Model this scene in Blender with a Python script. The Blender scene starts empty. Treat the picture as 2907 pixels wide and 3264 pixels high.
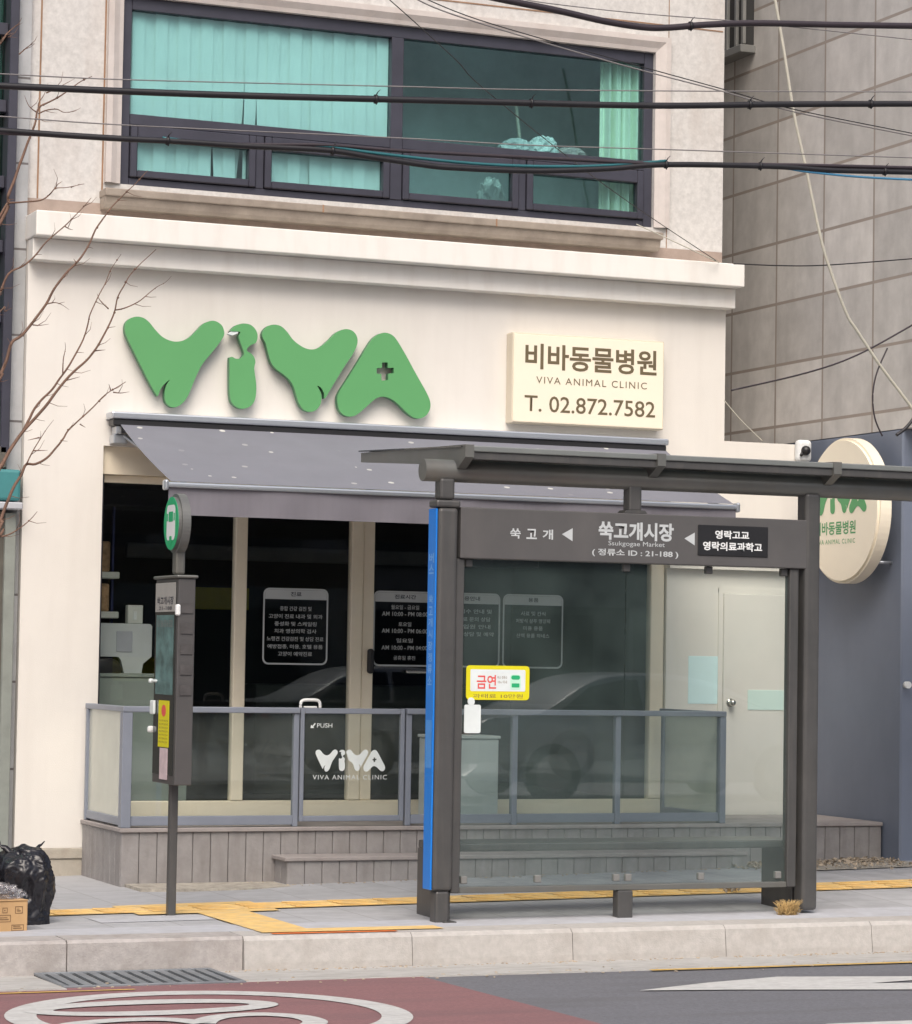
import bpy, bmesh, math, random
from mathutils import Vector, Matrix, noise
S = bpy.context.scene
COL = S.collection
R = math.radians
random.seed(7)

# ------------------------------------------------------------------ camera
cam = bpy.data.objects.new('camera', bpy.data.cameras.new('camera'))
COL.objects.link(cam)
cam.matrix_world = Matrix(((0.9243, -0.0349, -0.3800, -5.029),
                           (-0.3813, -0.0417, -0.9235, -18.928),
                           (0.0164, 0.9985, -0.0519, 1.55),
                           (0, 0, 0, 1)))
cam.data.sensor_fit = 'HORIZONTAL'
cam.data.sensor_width = 36
cam.data.lens = 110.2
cam.data.clip_end = 2000
S.camera = cam

# ------------------------------------------------------------------ light
SUN_EL, SUN_AZ = 50, 203          # azimuth measured clockwise from +Y
w = bpy.data.worlds.new('World'); S.world = w; w.use_nodes = True
nt = w.node_tree
sky = nt.nodes.new('ShaderNodeTexSky'); sky.sky_type = 'NISHITA'; sky.sun_disc = False
sky.sun_elevation = R(SUN_EL); sky.sun_rotation = R(SUN_AZ)
sky.air_density = 1.0; sky.dust_density = 6.0; sky.ozone_density = 1.0
nt.links.new(sky.outputs[0], nt.nodes['Background'].inputs[0])
nt.nodes['Background'].inputs[1].default_value = 0.12
sl = bpy.data.lights.new('sun', 'SUN'); sl.energy = 1.5; sl.angle = R(40); sl.color = (1.0, 0.965, 0.92)
so = bpy.data.objects.new('sun', sl); COL.objects.link(so)
d = Vector((math.sin(R(SUN_AZ))*math.cos(R(SUN_EL)), math.cos(R(SUN_AZ))*math.cos(R(SUN_EL)), math.sin(R(SUN_EL))))
so.rotation_euler = d.to_track_quat('Z', 'Y').to_euler(); so.location = (-6, -12, 14)
S.view_settings.view_transform = 'Standard'; S.view_settings.look = 'None'
S.view_settings.exposure = 0.34; S.view_settings.gamma = 1.0
S.cycles.max_bounces = 10; S.cycles.transparent_max_bounces = 16

# ------------------------------------------------------------------ materials
def mat(name, col, rough=.6, metal=0., var=.10, scale=3., bump=0., bscale=60., dirt=None, dscale=(1.2, 1.2, .35), damt=.5, spec=.5):
    m = bpy.data.materials.new(name); m.use_nodes = True
    n = m.node_tree.nodes; l = m.node_tree.links; p = n['Principled BSDF']
    tc = n.new('ShaderNodeTexCoord')
    nz = n.new('ShaderNodeTexNoise'); nz.inputs['Scale'].default_value = scale; nz.inputs['Detail'].default_value = 8
    nz.inputs['Roughness'].default_value = .65
    l.new(tc.outputs['Object'], nz.inputs['Vector'])
    mx = n.new('ShaderNodeMix'); mx.data_type = 'RGBA'
    mr = n.new('ShaderNodeMapRange'); mr.inputs[1].default_value = .3; mr.inputs[2].default_value = .7
    l.new(nz.outputs[0], mr.inputs[0]); l.new(mr.outputs[0], mx.inputs[0])
    mx.inputs[6].default_value = [c*(1-var) for c in col]+[1]
    mx.inputs[7].default_value = [min(1, c*(1+var)) for c in col]+[1]
    out = mx.outputs[2]
    if dirt:
        mp = n.new('ShaderNodeMapping'); mp.inputs['Scale'].default_value = dscale
        l.new(tc.outputs['Object'], mp.inputs[0])
        n2 = n.new('ShaderNodeTexNoise'); n2.inputs['Scale'].default_value = 4; n2.inputs['Detail'].default_value = 7
        l.new(mp.outputs[0], n2.inputs['Vector'])
        m2 = n.new('ShaderNodeMapRange'); m2.inputs[1].default_value = .48; m2.inputs[2].default_value = .78; m2.inputs[4].default_value = damt
        l.new(n2.outputs[0], m2.inputs[0])
        mx2 = n.new('ShaderNodeMix'); mx2.data_type = 'RGBA'
        l.new(m2.outputs[0], mx2.inputs[0]); l.new(out, mx2.inputs[6]); mx2.inputs[7].default_value = list(dirt)+[1]
        out = mx2.outputs[2]
    l.new(out, p.inputs['Base Color'])
    p.inputs['Roughness'].default_value = rough; p.inputs['Metallic'].default_value = metal
    p.inputs['Specular IOR Level'].default_value = spec
    if bump:
        n3 = n.new('ShaderNodeTexNoise'); n3.inputs['Scale'].default_value = bscale; n3.inputs['Detail'].default_value = 6
        l.new(tc.outputs['Object'], n3.inputs['Vector'])
        b = n.new('ShaderNodeBump'); b.inputs['Strength'].default_value = bump; b.inputs['Distance'].default_value = .01
        l.new(n3.outputs[0], b.inputs['Height']); l.new(b.outputs[0], p.inputs['Normal'])
    return m

def glass(name, tint, ior=1.5, haze=0., hazecol=(.8, .8, .78)):
    m = bpy.data.materials.new(name); m.use_nodes = True
    n = m.node_tree.nodes; l = m.node_tree.links; n.remove(n['Principled BSDF'])
    tr = n.new('ShaderNodeBsdfTransparent'); tr.inputs[0].default_value = list(tint)+[1]
    gl = n.new('ShaderNodeBsdfGlossy'); gl.inputs['Roughness'].default_value = .01
    # same reflectance on entry and exit faces of the thin pane
    fr = n.new('ShaderNodeFresnel'); ge = n.new('ShaderNodeNewGeometry'); mi = n.new('ShaderNodeMapRange')
    mi.inputs[3].default_value = ior; mi.inputs[4].default_value = 1/ior
    l.new(ge.outputs['Backfacing'], mi.inputs[0]); l.new(mi.outputs[0], fr.inputs[0])
    mx = n.new('ShaderNodeMixShader'); l.new(fr.outputs[0], mx.inputs[0])
    src = tr
    if haze:
        df = n.new('ShaderNodeBsdfDiffuse'); df.inputs[0].default_value = list(hazecol)+[1]
        tc = n.new('ShaderNodeTexCoord'); nz = n.new('ShaderNodeTexNoise'); nz.inputs['Scale'].default_value = 2.5; nz.inputs['Detail'].default_value = 6
        l.new(tc.outputs['Object'], nz.inputs['Vector'])
        mr = n.new('ShaderNodeMapRange'); mr.inputs[1].default_value = .3; mr.inputs[2].default_value = .75
        mr.inputs[3].default_value = haze*(.9 if haze > .5 else .4); mr.inputs[4].default_value = haze*(1.1 if haze > .5 else 1.5)
        l.new(nz.outputs[0], mr.inputs[0])
        m0 = n.new('ShaderNodeMixShader'); l.new(mr.outputs[0], m0.inputs[0]); l.new(tr.outputs[0], m0.inputs[1]); l.new(df.outputs[0], m0.inputs[2])
        src = m0
    l.new(src.outputs[0], mx.inputs[1]); l.new(gl.outputs[0], mx.inputs[2])
    l.new(mx.outputs[0], n['Material Output'].inputs[0])
    return m

def grid_mat(name, base, joint, ay, oy, sy, az, oz, sz, wid, rough=.6, var=.12, tone=.15):
    """stone cladding: joints every sy along axis ay and sz along axis az, each panel a little different in tone"""
    m = mat(name, base, rough, var=var, scale=5, bump=.12, bscale=90, dirt=[c*.62 for c in base], damt=.45)
    n = m.node_tree.nodes; l = m.node_tree.links; p = n['Principled BSDF']
    src = p.inputs['Base Color'].links[0].from_socket
    tc = n.new('ShaderNodeTexCoord'); sp = n.new('ShaderNodeSeparateXYZ'); l.new(tc.outputs['Object'], sp.inputs[0])
    def mth(op, a, b=None):
        k = n.new('ShaderNodeMath'); k.operation = op
        for i, v in enumerate((a, b)):
            if v is None: continue
            if isinstance(v, (int, float)): k.inputs[i].default_value = v
            else: l.new(v, k.inputs[i])
        return k.outputs[0]
    def cell(ax, o, s):
        q = mth('DIVIDE', mth('SUBTRACT', sp.outputs[ax], o), s)
        fr = mth('FRACT', q); fl = mth('FLOOR', q)
        edge = mth('MINIMUM', fr, mth('SUBTRACT', 1., fr))
        return mth('LESS_THAN', edge, wid/s), fl
    e1, f1 = cell(ay, oy, sy); e2, f2 = cell(az, oz, sz)
    e = mth('MAXIMUM', e1, e2)
    wn = n.new('ShaderNodeTexWhiteNoise'); wn.noise_dimensions = '2D'
    cv = n.new('ShaderNodeCombineXYZ'); l.new(f1, cv.inputs[0]); l.new(f2, cv.inputs[1]); l.new(cv.outputs[0], wn.inputs['Vector'])
    mr = n.new('ShaderNodeMapRange'); mr.inputs[3].default_value = 1-tone; mr.inputs[4].default_value = 1+tone
    l.new(wn.outputs[0], mr.inputs[0])
    vm = n.new('ShaderNodeVectorMath'); vm.operation = 'SCALE'; l.new(src, vm.inputs[0]); l.new(mr.outputs[0], vm.inputs['Scale'])
    mx = n.new('ShaderNodeMix'); mx.data_type = 'RGBA'; l.new(e, mx.inputs[0]); l.new(vm.outputs[0], mx.inputs[6]); mx.inputs[7].default_value = list(joint)+[1]
    l.new(mx.outputs[2], p.inputs['Base Color'])
    return m

M = {}
M['render'] = mat('white_render', (.755, .725, .675), .75, var=.04, scale=1.2, bump=.12, bscale=140, dirt=(.60, .56, .51), dscale=(1.7, 1.7, .22), damt=.28)
M['cornice'] = mat('white_cornice_paint', (.81, .79, .745), .6, var=.03, scale=2, bump=.05, bscale=100, dirt=(.60, .54, .48), dscale=(2, 2, .4), damt=.35)
M['stone'] = mat('pale_granite', (.60, .585, .565), .65, var=.13, scale=26, bump=.12, bscale=160, dirt=(.46, .40, .36), damt=.5)
M['stone_brown'] = mat('stained_brown_stone', (.34, .27, .23), .7, var=.14, scale=9, bump=.12, bscale=120)
M['sill'] = mat('weathered_sill_stone', (.31, .265, .22), .7, var=.15, scale=7, bump=.15, bscale=90, dirt=(.16, .13, .11), dscale=(1, 1, 1.5), damt=.7)
M['mould'] = mat('moulded_window_stone', (.59, .54, .51), .6, var=.07, scale=10, bump=.08, bscale=130, dirt=(.46, .39, .35), damt=.5)
M['joint'] = mat('brown_sealant', (.30, .18, .11), .8, var=.25, scale=6)
M['frame'] = mat('slate_aluminium', (.055, .055, .075), .38, metal=.2, var=.15, scale=4)
M['teal'] = glass('teal_glass', (.745, .895, .895))
M['clear'] = glass('shop_glass', (.955, .97, .965))
M['fence_glass'] = glass('fence_glass', (.94, .965, .955), haze=.03, hazecol=(.60, .66, .61))
M['side_glass'] = glass('hazy_side_glass', (.90, .93, .90), haze=.55, hazecol=(.82, .83, .74))  # frosted film; its pale haze also stands in for a grazing reflection
M['shelter_glass'] = glass('shelter_glass', (.95, .98, .975), ior=1.6, haze=.034, hazecol=(.48, .66, .62))
M['green_glass'] = glass('green_glass', (.62, .88, .82))
M['blind'] = mat('blind_fabric', (.88, .90, .88), .8, var=.05, scale=3)
M['curtain'] = mat('pale_curtain', (.84, .90, .76), .8, var=.10, scale=5)
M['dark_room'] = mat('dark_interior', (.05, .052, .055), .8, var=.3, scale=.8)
M['dim_room'] = mat('dim_upper_room', (.66, .76, .76), .8, var=.4, scale=.7)
M['beige'] = mat('beige_door_frame', (.83, .75, .60), .45, var=.05, scale=4)
M['lintel'] = mat('cream_lintel', (.76, .68, .54), .6, var=.05)
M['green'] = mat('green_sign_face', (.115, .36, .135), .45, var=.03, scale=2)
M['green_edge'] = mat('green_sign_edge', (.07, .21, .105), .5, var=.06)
M['cream'] = mat('cream_acrylic', (.92, .84, .68), .35, var=.02)
M['cream_side'] = mat('cream_case', (.66, .59, .47), .45, var=.04)
M['bronze'] = mat('bronze_lettering', (.15, .115, .062), .5, var=.1)
M['dgreen_text'] = mat('green_lettering', (.10, .36, .14), .5, var=.05)
M['awning'] = mat('grey_awning_fabric', (.185, .190, .222), .85, var=.05, scale=2.5, bump=.15, bscale=220, dirt=(.17, .17, .20), damt=.3)
M['alu'] = mat('aluminium', (.55, .58, .62), .3, metal=.75, var=.06)
M['black'] = mat('black_plastic', (.018, .018, .02), .4, var=.2)
M['fence'] = mat('blue_grey_powder_coat', (.235, .26, .315), .42, metal=.1, var=.07, scale=4)
M['deck'] = mat('grey_composite_board', (.30, .285, .28), .7, var=.13, scale=9, bump=.25, bscale=45, dirt=(.17, .15, .14), dscale=(3, 3, .7), damt=.5)
M['deck_top'] = mat('grey_composite_top', (.33, .30, .29), .7, var=.12, scale=8, bump=.2, bscale=45, dirt=(.20, .17, .15), damt=.4)
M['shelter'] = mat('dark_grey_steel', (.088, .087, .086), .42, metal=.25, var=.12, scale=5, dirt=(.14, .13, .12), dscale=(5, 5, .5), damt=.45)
M['shelter_lit'] = mat('lit_grey_steel', (.165, .168, .158), .4, metal=.35, var=.12, scale=3, dirt=(.16, .14, .11), damt=.4)  # lighter copy of the shelter steel, lit look put into the colour
M['shelter_pane'] = glass('smoked_roof_sheet', (.25, .27, .27), haze=.15, hazecol=(.3, .32, .32))
M['header'] = mat('grey_header_panel', (.095, .092, .092), .45, var=.10, scale=2.5, dirt=(.15, .14, .135), damt=.35)
M['white'] = mat('white_print', (.78, .80, .80), .5, var=.04)
M['grey_print'] = mat('grey_white_lettering', (.52, .55, .56), .5, var=.06)
M['blue'] = mat('blue_panel', (.008, .20, .70), .4, var=.05)
M['pale_blue'] = mat('pale_blue_lettering', (.17, .40, .80), .5, var=.05)
M['yellow'] = mat('yellow_print', (.72, .66, .01), .45, var=.05)
M['red'] = mat('red_print', (.72, .10, .09), .5, var=.05)
M['sgreen'] = mat('green_print', (.02, .40, .16), .45, var=.05)
M['mint'] = mat('pale_green_print', (.50, .80, .62), .5, var=.04)
M['teal_print'] = mat('faded_poster', (.10, .19, .19), .35, var=.55, scale=9)
M['tag'] = mat('white_card', (.72, .78, .78), .5, var=.06, scale=10)
M['paper'] = mat('pale_paper', (.70, .93, .95), .7, var=.04)
M['paper2'] = mat('pale_green_paper', (.68, .86, .80), .7, var=.05)
M['door'] = mat('off_white_door_paint', (.78, .755, .70), .5, var=.03, scale=2, dirt=(.70, .67, .61), damt=.3)
M['steel'] = mat('brushed_steel', (.6, .58, .54), .25, metal=1)
M['tile'] = grid_mat('grey_granite_cladding', (.56, .54, .515), (.33, .285, .25), 1, -.04, .75, 2, 3.43, .494, .012)
M['bluewall'] = mat('slate_blue_cladding', (.18, .21, .275), .55, var=.06, scale=2, dirt=(.145, .17, .22), damt=.35)
M['grille'] = mat('grey_bar_metal', (.25, .25, .24), .45, metal=.3, var=.1)
M['grey_pil'] = grid_mat('grey_pilaster', (.40, .41, .42), (.14, .13, .13), 0, -3.0, 5.0, 2, 3.13, .60, .008)
M['pipe'] = mat('grey_green_pipe', (.25, .27, .245), .6, var=.15, scale=5)
M['valance'] = mat('awning_flap_fabric', (.185, .178, .205), .85, var=.05, scale=3, bump=.15, bscale=220, dirt=(.15, .145, .165), dscale=(6, 6, .5), damt=.4)
M['olive'] = mat('olive_brown_render', (.10, .092, .078), .7, var=.25, scale=5)
M['tealbox'] = mat('teal_awning_fabric', (.05, .22, .23), .6, var=.12)
M['asphalt'] = mat('asphalt', (.150, .152, .168), .85, var=.22, scale=60, bump=.4, bscale=260, dirt=(.115, .112, .118), dscale=(.18, 1.3, 1), damt=.7)
M['redroad'] = mat('red_road_coating', (.24, .122, .125), .85, var=.16, scale=55, bump=.4, bscale=240, dirt=(.165, .10, .105), dscale=(.18, 1.2, 1), damt=.75)
M['paint'] = mat('worn_road_paint', (.53, .53, .515), .7, var=.12, scale=25, bump=.2, bscale=200, dirt=(.34, .32, .31), dscale=(2, 6, 1), damt=.55)
M['ypaint'] = mat('worn_yellow_paint', (.56, .36, .09), .75, var=.2, scale=25, dirt=(.3, .24, .13), damt=.5)
M['opaint'] = mat('orange_line_paint', (.80, .20, .05), .7, var=.25, scale=18)
M['tactile'] = mat('yellow_tactile_block', (.76, .52, .20), .75, var=.14, scale=9, dirt=(.50, .42, .29), dscale=(2, 4, 1), damt=.75)
M['pave'] = grid_mat('grey_pavers', (.392, .398, .415), (.30, .30, .305), 0, .05, .40, 1, -.07, .40, .005, rough=.8, tone=.05)
M['cement'] = mat('pale_cement', (.455, .465, .495), .8, var=.10, scale=9, bump=.2, bscale=80, dirt=(.38, .37, .37), damt=.5)
M['kerb'] = mat('granite_kerb', (.455, .435, .41), .75, var=.12, scale=22, bump=.25, bscale=130, dirt=(.34, .31, .28), dscale=(1.2, 1.2, 1.2), damt=.55)
M['kerb_old'] = mat('weathered_granite_kerb', (.40, .375, .36), .75, var=.16, scale=20, bump=.3, bscale=110, dirt=(.25, .22, .195), dscale=(1.5, 1.5, .8), damt=.7)
M['gutter'] = mat('concrete_gutter', (.43, .42, .40), .8, var=.12, scale=14, bump=.25, bscale=100, dirt=(.28, .26, .23), dscale=(.8, 3, 1), damt=.6)
M['grate'] = mat('galvanised_grate', (.24, .26, .28), .5, metal=.4, var=.2, scale=8)
M['void'] = mat('drain_dark', (.03, .03, .03), .9)
M['bag'] = mat('black_bin_bag', (.014, .014, .018), .26, var=.3, scale=4, bump=.45, bscale=20)
M['card'] = mat('cardboard', (.52, .33, .16), .8, var=.10, scale=6, dirt=(.36, .22, .10), damt=.4)
M['card_mark'] = mat('cardboard_print', (.20, .12, .06), .8, var=.2)
M['poly'] = glass('thin_clear_plastic', (.90, .90, .92), haze=.12, hazecol=(.75, .74, .76))
M['plinth'] = mat('beige_stone_plinth', (.42, .385, .325), .8, var=.12, scale=9, bump=.2, bscale=80, dirt=(.24, .19, .14), dscale=(2, 2, 2), damt=.6)
M['bark'] = mat('brown_twig_bark', (.17, .10, .07), .8, var=.3, scale=12)
M['cable'] = mat('black_cable_sheath', (.016, .015, .018), .45, var=.25, scale=5)
M['cable_pl'] = mat('dark_plum_cable', (.035, .026, .032), .4, var=.2)
M['cable_tl'] = mat('teal_cable', (.02, .13, .15), .4, var=.15)
M['cable_bl'] = mat('blue_cable', (.06, .22, .38), .4, var=.15)
M['wire'] = mat('thin_steel_wire', (.20, .19, .19), .5, var=.15)
M['rope'] = mat('pale_beige_cable', (.52, .50, .42), .6, var=.10)
M['straw'] = mat('dry_straw', (.48, .33, .14), .85, var=.3, scale=20)
M['leaf'] = mat('dead_leaf', (.40, .33, .25), .85, var=.45, scale=12)
M['soil'] = mat('gritty_soil', (.38, .35, .30), .95, var=.35, scale=16, bump=.5, bscale=70)
M['shelfwhite'] = mat('shelf_board', (.62, .66, .62), .6, var=.05)
M['deskgreen'] = mat('grey_green_counter', (.30, .35, .32), .6, var=.06)
M['machine'] = mat('pale_machine_casing', (.56, .61, .62), .5, var=.05)
M['bookmix'] = mat('brown_packets', (.40, .26, .14), .7, var=.5, scale=14)
M['carpaint'] = mat('silver_car_paint', (.55, .56, .58), .25, metal=.4, var=.02)
M['tyre'] = mat('tyre_rubber', (.03, .03, .03), .8)
M['carglass'] = mat('dark_car_glass', (.02, .025, .03), .08)
M['tail'] = mat('red_lamp_lens', (.35, .02, .03), .3)
M['opp'] = mat('grey_opposite_render', (.20, .195, .19), .8, var=.15, scale=.6)
M['oppdark'] = mat('opposite_window_glass', (.03, .035, .04), .15)
M['foliage'] = mat('hedge_green', (.06, .12, .03), .8, var=.4, scale=8)

# spots on the awning: sparse droplets with a shape of their own
m = M['awning']; n = m.node_tree.nodes; l = m.node_tree.links; p = n['Principled BSDF']
src = p.inputs['Base Color'].links[0].from_socket
tc = n.new('ShaderNodeTexCoord'); vo = n.new('ShaderNodeTexVoronoi'); vo.inputs['Scale'].default_value = 6.0
l.new(tc.outputs['Object'], vo.inputs['Vector'])
a = n.new('ShaderNodeMath'); a.operation = 'LESS_THAN'; a.inputs[1].default_value = .13; l.new(vo.outputs['Distance'], a.inputs[0])
sx = n.new('ShaderNodeSeparateColor'); l.new(vo.outputs['Color'], sx.inputs[0])
b = n.new('ShaderNodeMath'); b.operation = 'GREATER_THAN'; b.inputs[1].default_value = .35; l.new(sx.outputs[0], b.inputs[0])
cmul = n.new('ShaderNodeMath'); cmul.operation = 'MULTIPLY'; l.new(a.outputs[0], cmul.inputs[0]); l.new(b.outputs[0], cmul.inputs[1])
c2 = n.new('ShaderNodeMath'); c2.operation = 'MULTIPLY'; l.new(cmul.outputs[0], c2.inputs[0]); l.new(sx.outputs[1], c2.inputs[1])
mx = n.new('ShaderNodeMix'); mx.data_type = 'RGBA'; l.new(c2.outputs[0], mx.inputs[0]); l.new(src, mx.inputs[6]); mx.inputs[7].default_value = (.62, .62, .58, 1)
l.new(mx.outputs[2], p.inputs['Base Color'])

# ------------------------------------------------------------------ mesh helpers
class MB:
    def __init__(s): s.bm = bmesh.new()
    def box(s, x0, y0, z0, x1, y1, z1, bev=0., seg=1, rot=None, pivot=None):
        g = bmesh.ops.create_cube(s.bm, size=1)
        vs = g['verts']
        for v in vs:
            v.co = Vector(((x0+x1)/2+v.co.x*(x1-x0), (y0+y1)/2+v.co.y*(y1-y0), (z0+z1)/2+v.co.z*(z1-z0)))
        if bev:
            es = list({e for v in vs for e in v.link_edges})
            r = bmesh.ops.bevel(s.bm, geom=es, offset=bev, segments=seg, affect='EDGES', profile=.5)
            vs = list({v for f in r['faces'] for v in f.verts} | {v for v in vs if v.is_valid})
        if rot:
            pv = Vector(pivot or ((x0+x1)/2, (y0+y1)/2, (z0+z1)/2))
            for v in vs: v.co = pv+rot@(v.co-pv)
        return s
    def prism(s, pts, a0, a1, axis='Y', bev=0.):
        """polygon in the other two axes, extruded between a0 and a1 along axis"""
        def P(u, v, a):
            return Vector((u, a, v)) if axis == 'Y' else Vector((a, u, v)) if axis == 'X' else Vector((u, v, a))
        A = [s.bm.verts.new(P(u, v, a0)) for u, v in pts]; B = [s.bm.verts.new(P(u, v, a1)) for u, v in pts]
        n = len(pts); f1 = s.bm.faces.new(A); f2 = s.bm.faces.new(B[::-1])
        for i in range(n): s.bm.faces.new((A[i], B[i], B[(i+1) % n], A[(i+1) % n]))
        bmesh.ops.recalc_face_normals(s.bm, faces=s.bm.faces[:])
        if bev:
            bmesh.ops.bevel(s.bm, geom=list(f1.edges), offset=bev, segments=2, affect='EDGES')
        return s
    def face(s, pts):
        s.bm.faces.new([s.bm.verts.new(p) for p in pts]); return s
    def tube(s, pts, r, seg=8, cap=True):
        pts = [Vector(p) for p in pts]; n = len(pts)
        rad = r if isinstance(r, (list, tuple)) else [r]*n
        rings = []; up = Vector((0, 0, 1))
        for i, p in enumerate(pts):
            t = (pts[min(i+1, n-1)]-pts[max(i-1, 0)]).normalized()
            u = t.cross(up)
            if u.length < .05: u = t.cross(Vector((0, 1, 0)))
            u.normalize(); v = u.cross(t)
            rings.append([s.bm.verts.new(p+(u*math.cos(k*2*math.pi/seg)+v*math.sin(k*2*math.pi/seg))*rad[i]) for k in range(seg)])
        for a, b in zip(rings, rings[1:]):
            for k in range(seg): s.bm.faces.new((a[k], a[(k+1) % seg], b[(k+1) % seg], b[k])).smooth = True
        if cap:
            s.bm.faces.new(rings[0][::-1]); s.bm.faces.new(rings[-1])
        return s
    def disc(s, c, r1, r2, a0, a1, axis='X', seg=48, bev=0.):
        pts = [(c[0]+r1*math.cos(t*2*math.pi/seg), c[1]+r2*math.sin(t*2*math.pi/seg)) for t in range(seg)]
        return s.prism(pts, a0, a1, axis, bev)
    def text(s, body, u0, u1, v0, v1, a, plane='Y', bold=.0, keep=False, res=3):
        c = bpy.data.curves.new('t', 'FONT'); c.body = body; c.offset = 0 if body.startswith('VIVA') else bold; c.space_character = 1.22 if body.startswith('VIVA') else 1; c.resolution_u = res
        c.align_x = 'CENTER'
        o = bpy.data.objects.new('t', c); COL.objects.link(o); bpy.context.view_layer.update()
        me = bpy.data.meshes.new_from_object(o.evaluated_get(bpy.context.evaluated_depsgraph_get()))
        bpy.data.objects.remove(o); bpy.data.curves.remove(c)
        xs = [v.co.x for v in me.vertices]; ys = [v.co.y for v in me.vertices]
        bx, by = min(xs), min(ys); sx = (u1-u0)/(max(xs)-bx); sy = (v1-v0)/(max(ys)-by)
        ox = u0
        if keep:
            k = min(abs(sx), abs(sy)); ox = (u0+u1)/2-math.copysign(k, sx)*(max(xs)-bx)/2; sx = math.copysign(k, sx); sy = k
        for v in me.vertices:
            u = ox+(v.co.x-bx)*sx; q = v0+(v.co.y-by)*sy
            v.co = (u, a, q) if plane == 'Y' else (a, u, q) if plane == 'X' else (u, q, a)
        s.bm.from_mesh(me); bpy.data.meshes.remove(me); return s
    def build(s, name, m, parent=None, smooth=False, **kw):
        me = bpy.data.meshes.new(name)
        if smooth:
            for f in s.bm.faces: f.smooth = True
        s.bm.to_mesh(me); s.bm.free()
        for q in (m if isinstance(m, (list, tuple)) else [m]): me.materials.append(q)
        o = bpy.data.objects.new(name, me); COL.objects.link(o)
        if parent is not None: attach(o, parent)
        for k, v in kw.items(): o[k] = v
        return o

def wpos(o):
    return o.location.copy() if o.parent is None else wpos(o.parent)+o.location+o.matrix_parent_inverse.translation
def attach(o, parent):
    """child meshes keep their world coordinates"""
    o.parent = parent; o.matrix_parent_inverse = Matrix.Translation(-wpos(parent))
def thing(name, label, cat, loc=(0, 0, 0), group=None):
    o = bpy.data.objects.new(name, None); COL.objects.link(o); o.location = loc; o.empty_display_size = .2
    o['label'] = label; o['category'] = cat
    if group: o['group'] = group
    return o
def tag(o, label, cat, group=None):
    o['label'] = label; o['category'] = cat
    if group: o['group'] = group
    return o
def struct(o, kind='structure'): o['kind'] = kind; return o
def bx(x0, y0, z0, x1, y1, z1, bev=0., seg=1): return MB().box(x0, y0, z0, x1, y1, z1, bev, seg)

def catmull(pts, k=5, closed=True):
    out = []; n = len(pts)
    for i in range(n if closed else n-1):
        g = lambda j: pts[j % n] if closed else pts[max(0, min(n-1, j))]
        p0, p1, p2, p3 = g(i-1), g(i), g(i+1), g(i+2)
        for t in range(k):
            t /= k
            out.append(tuple(.5*((2*b)+(c-a)*t+(2*a-5*b+4*c-d)*t*t+(3*b-a-3*c+d)*t**3) for a, b, c, d in zip(p0, p1, p2, p3)))
    if not closed: out.append(tuple(pts[-1]))
    return out

# ------------------------------------------------------------------ ground
def gz(x, y): return .02*max(-3, min(9, x))*max(0., min(1., (y+4.0)/2.0))
def sheet(m, x0, x1, y0, y1, dz, nx, ny):
    """a sheet that follows the cross-fall of the pavement"""
    V = [[m.bm.verts.new((x0+(x1-x0)*i/nx, y0+(y1-y0)*j/ny, gz(x0+(x1-x0)*i/nx, y0+(y1-y0)*j/ny)+dz)) for j in range(ny+1)] for i in range(nx+1)]
    for i in range(nx):
        for j in range(ny): m.bm.faces.new((V[i][j], V[i+1][j], V[i+1][j+1], V[i][j+1]))
    return m
RZ = -.175
struct(bx(-150, -150, RZ-.3, 150, 150, RZ-.02).build('ground', M['asphalt']))
struct(MB().face([(-60, -16, RZ), (60, -16, RZ), (60, -4.87, RZ), (-60, -4.87, RZ)]).build('road', M['asphalt']))
struct(MB().face([(-60, -9.6, RZ+.004), (.86, -9.6, RZ+.004), (.60, -4.875, RZ+.004), (-60, -4.875, RZ+.004)]).build('bus_lane', M['redroad']))
# opposite pavement, where the camera stands
struct(bx(-60, -30, RZ-.02, 60, -16, -.02, .01).build('opposite_pavement', M['pave']))
# far-side fill behind the plots
struct(bx(-60, 3, RZ, 60, 60, -.05).build('rear_ground', M['soil']))
g = MB(); sheet(g, -20, 24, -4.02, -2.2, 0, 44, 8); sheet(g, -20, 24, -2.2, 3.2, 0, 44, 10)
struct(g.build('pavement', M['pave']))
g = MB(); sheet(g, -20, 24, -3.999, -3.62, .004, 88, 4); struct(g.build('cement_strip', M['cement']))
g = MB(); sheet(g, -.75, .28, -3.3, -2.98, .003, 6, 3); struct(g.build('cement_patch', M['cement']))
g = MB(); sheet(g, -12, 18, -2.79, -2.43, .008, 60, 2)
sheet(g, -.42, .46, -2.425, -2.31, .008, 2, 1); sheet(g, -.42, .46, -2.92, -2.795, .008, 2, 1)
sheet(g, -.06, .26, -3.95, -2.925, .008, 2, 5); sheet(g, -.06, 1.03, -4.13, -3.955, .008, 5, 1)
# raised ribs of the tactile blocks
for k in range(-40, 60):
    x = k*.3
    if -12 < x < 18:
        for q in range(4):
            yy = -2.745+q*.085
            g.box(x+.012, yy-.014, gz(x+.15, yy)+.008, x+.288, yy+.014, gz(x+.15, yy)+.013, .003)
struct(g.build('tactile_paving', M['tactile']))
g = MB(); sheet(g, -.02, .72, -4.205, -4.15, .006, 6, 1); struct(g.build('orange_line', M['opaint']))
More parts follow.
